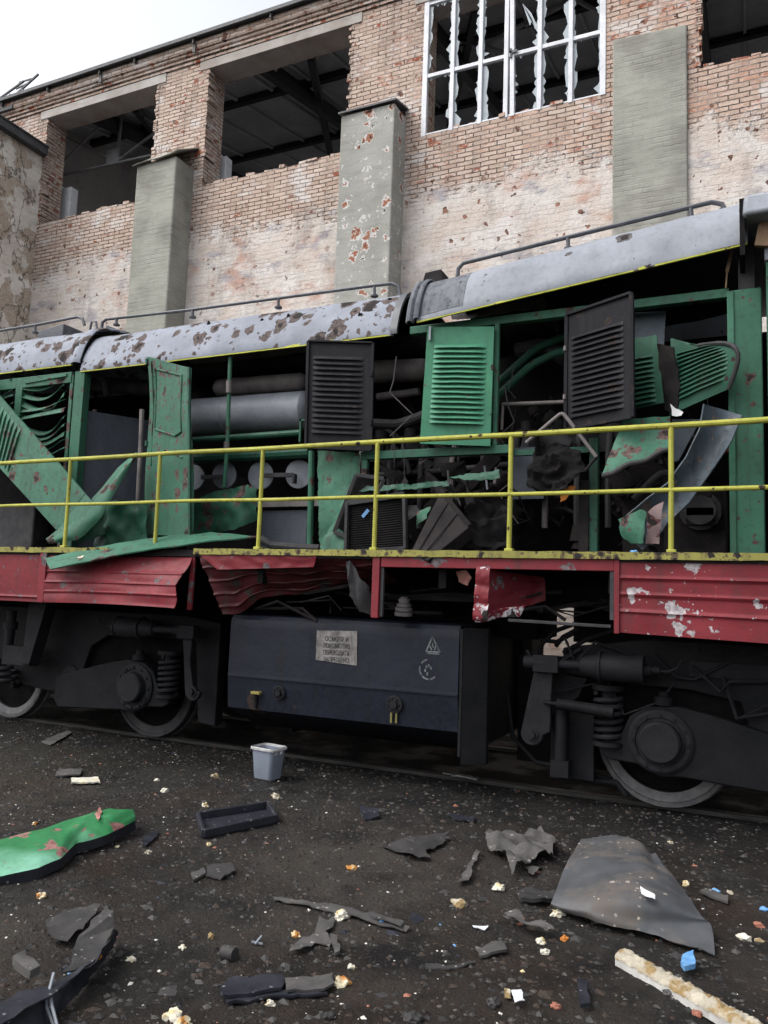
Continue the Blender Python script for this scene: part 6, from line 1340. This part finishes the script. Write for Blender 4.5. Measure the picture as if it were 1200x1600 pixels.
for i,(u,v,s,mt,lab) in enumerate([(868,1560,.03,'brickbit','red brick crumb beside the foam strip'),(1090,1572,.03,'brickbit','red brick crumb lying close below the blue scrap'),(1000,1510,.03,'rubber','grey stone left of the foam strip'),(770,1562,.045,'rubber_dark','black clod left of the folded paper'),(645,1582,.05,'rubber_dark','black clod near the bottom edge in the middle'),(1075,1400,.03,'rubber','grey stone at the right flank of the curved sheet'),(810,1600,.03,'rubber','pale stone at the bottom edge below the folded paper'),(1185,1436,.035,'brickbit','brown crumb at the right edge above the cream foam lump'),(515,1578,.032,'rubber_dark','dark rounded stone below the split plank'),(1045,1545,.036,'rubber','flat stone just left of the foam strip')]):
    chunk('stone' if mt!='brickbit' else 'brick_crumb',gp(u,v,0),s*.7,M[mt],lab,'stone' if mt!='brickbit' else 'brick crumb',flat=.6,seed=i+60,rough=.5)
# grit and crumbs nobody could count
def grit(name,n,mats,wts,smin,smax,seed,kind_label,ylo=1.7,yhi=6.75,clump=None):
    r=random.Random(seed); mb=MB()
    base=[V(1,0,0),V(-.8,.3,0),V(.1,1,0),V(-.1,-.9,.05),V(.1,.0,.75),V(0,.1,-.5)]
    F=[(0,2,4),(2,1,4),(1,3,4),(3,0,4),(2,0,5),(1,2,5),(3,1,5),(0,3,5)]
    k=0
    while k<n:
        y=ylo+(yhi-ylo)*r.random()**1.15; x=r.uniform(-2.2-y*1.3,1.6)
        if clump is not None and N.noise(V(x*.9,y*.9,seed))+.25*N.noise(V(x*3,y*3,seed))<clump: 
            if r.random()<.85: continue
        s=smin+(smax-smin)*r.random()**3.2; el=r.uniform(.5,1.6); a=r.uniform(0,6.28); ca,sa=math.cos(a)*s,math.sin(a)*s; z=ground_z(x,y); fl=r.uniform(.4,.9)
        mb.cm=r.choices(range(len(mats)),wts)[0]
        vs=[]
        for b in base:
            e=b*r.uniform(.7,1.3); e.x*=el; vs.append((x+e.x*ca-e.y*sa,y+e.x*sa+e.y*ca,z+e.z*s*fl*(.45 if smax>.03 else 1)))
        mb.add(vs,F); k+=1
    o=mb.build(name,[M[m_] for m_ in mats],None,ang=20,loc=(0,0,0)); tag(o,kind='stuff',label=kind_label)
M['grit_a']=plain('grit_dark',(0.012,0.0115,0.0115),(0.024,0.023,0.022),30,.8,.4); M['grit_b']=plain('grit_grey',(0.036,0.035,0.033),(0.065,0.062,0.06),30,.85,.4)
M['grit_c']=plain('grit_brown',(0.026,0.018,0.014),(0.045,0.032,0.025),30,.9,.4); M['grit_w']=plain('plaster_crumb',(0.40,0.38,0.34),(0.58,0.56,0.51),30,.9,.4)
grit('gravel',32000,['grit_a','grit_b','grit_c','brickbit'],[6,2.6,2.4,.07],.003,.024,5,'dark grit and small stones covering the oily ground')
grit('plaster_crumbs',1150,['grit_w','foam','grit_b','blue'],[6,2,2,.3],.003,.013,9,'tiny white plaster crumbs sprinkled over the ground',clump=-.05)
grit('rubble_flakes',420,['rubber_dark','rubber','grit_b','grit_c','dark_plastic'],[4,1.5,2,2,2],.014,.05,23,'thin flakes and splinters of rubble among the gravel')
# grit on the walkway edge
r_=random.Random(2); mb=MB()
for k in range(150):
    x=r_.uniform(-7,.6); s=r_.uniform(.005,.02); y=r_.uniform(5.74,6.1); mb.lathe((x,y,ZD),(r_.uniform(-.3,.3),0,1),[(0,s),(s*.6,s*.7),(s*.9,s*.2)],5)
tag(mb.build('walkway_crumbs',M['grit_b'],None,ang=10),'grey crumbs and grit lying along the walkway edge',None,kind='stuff')
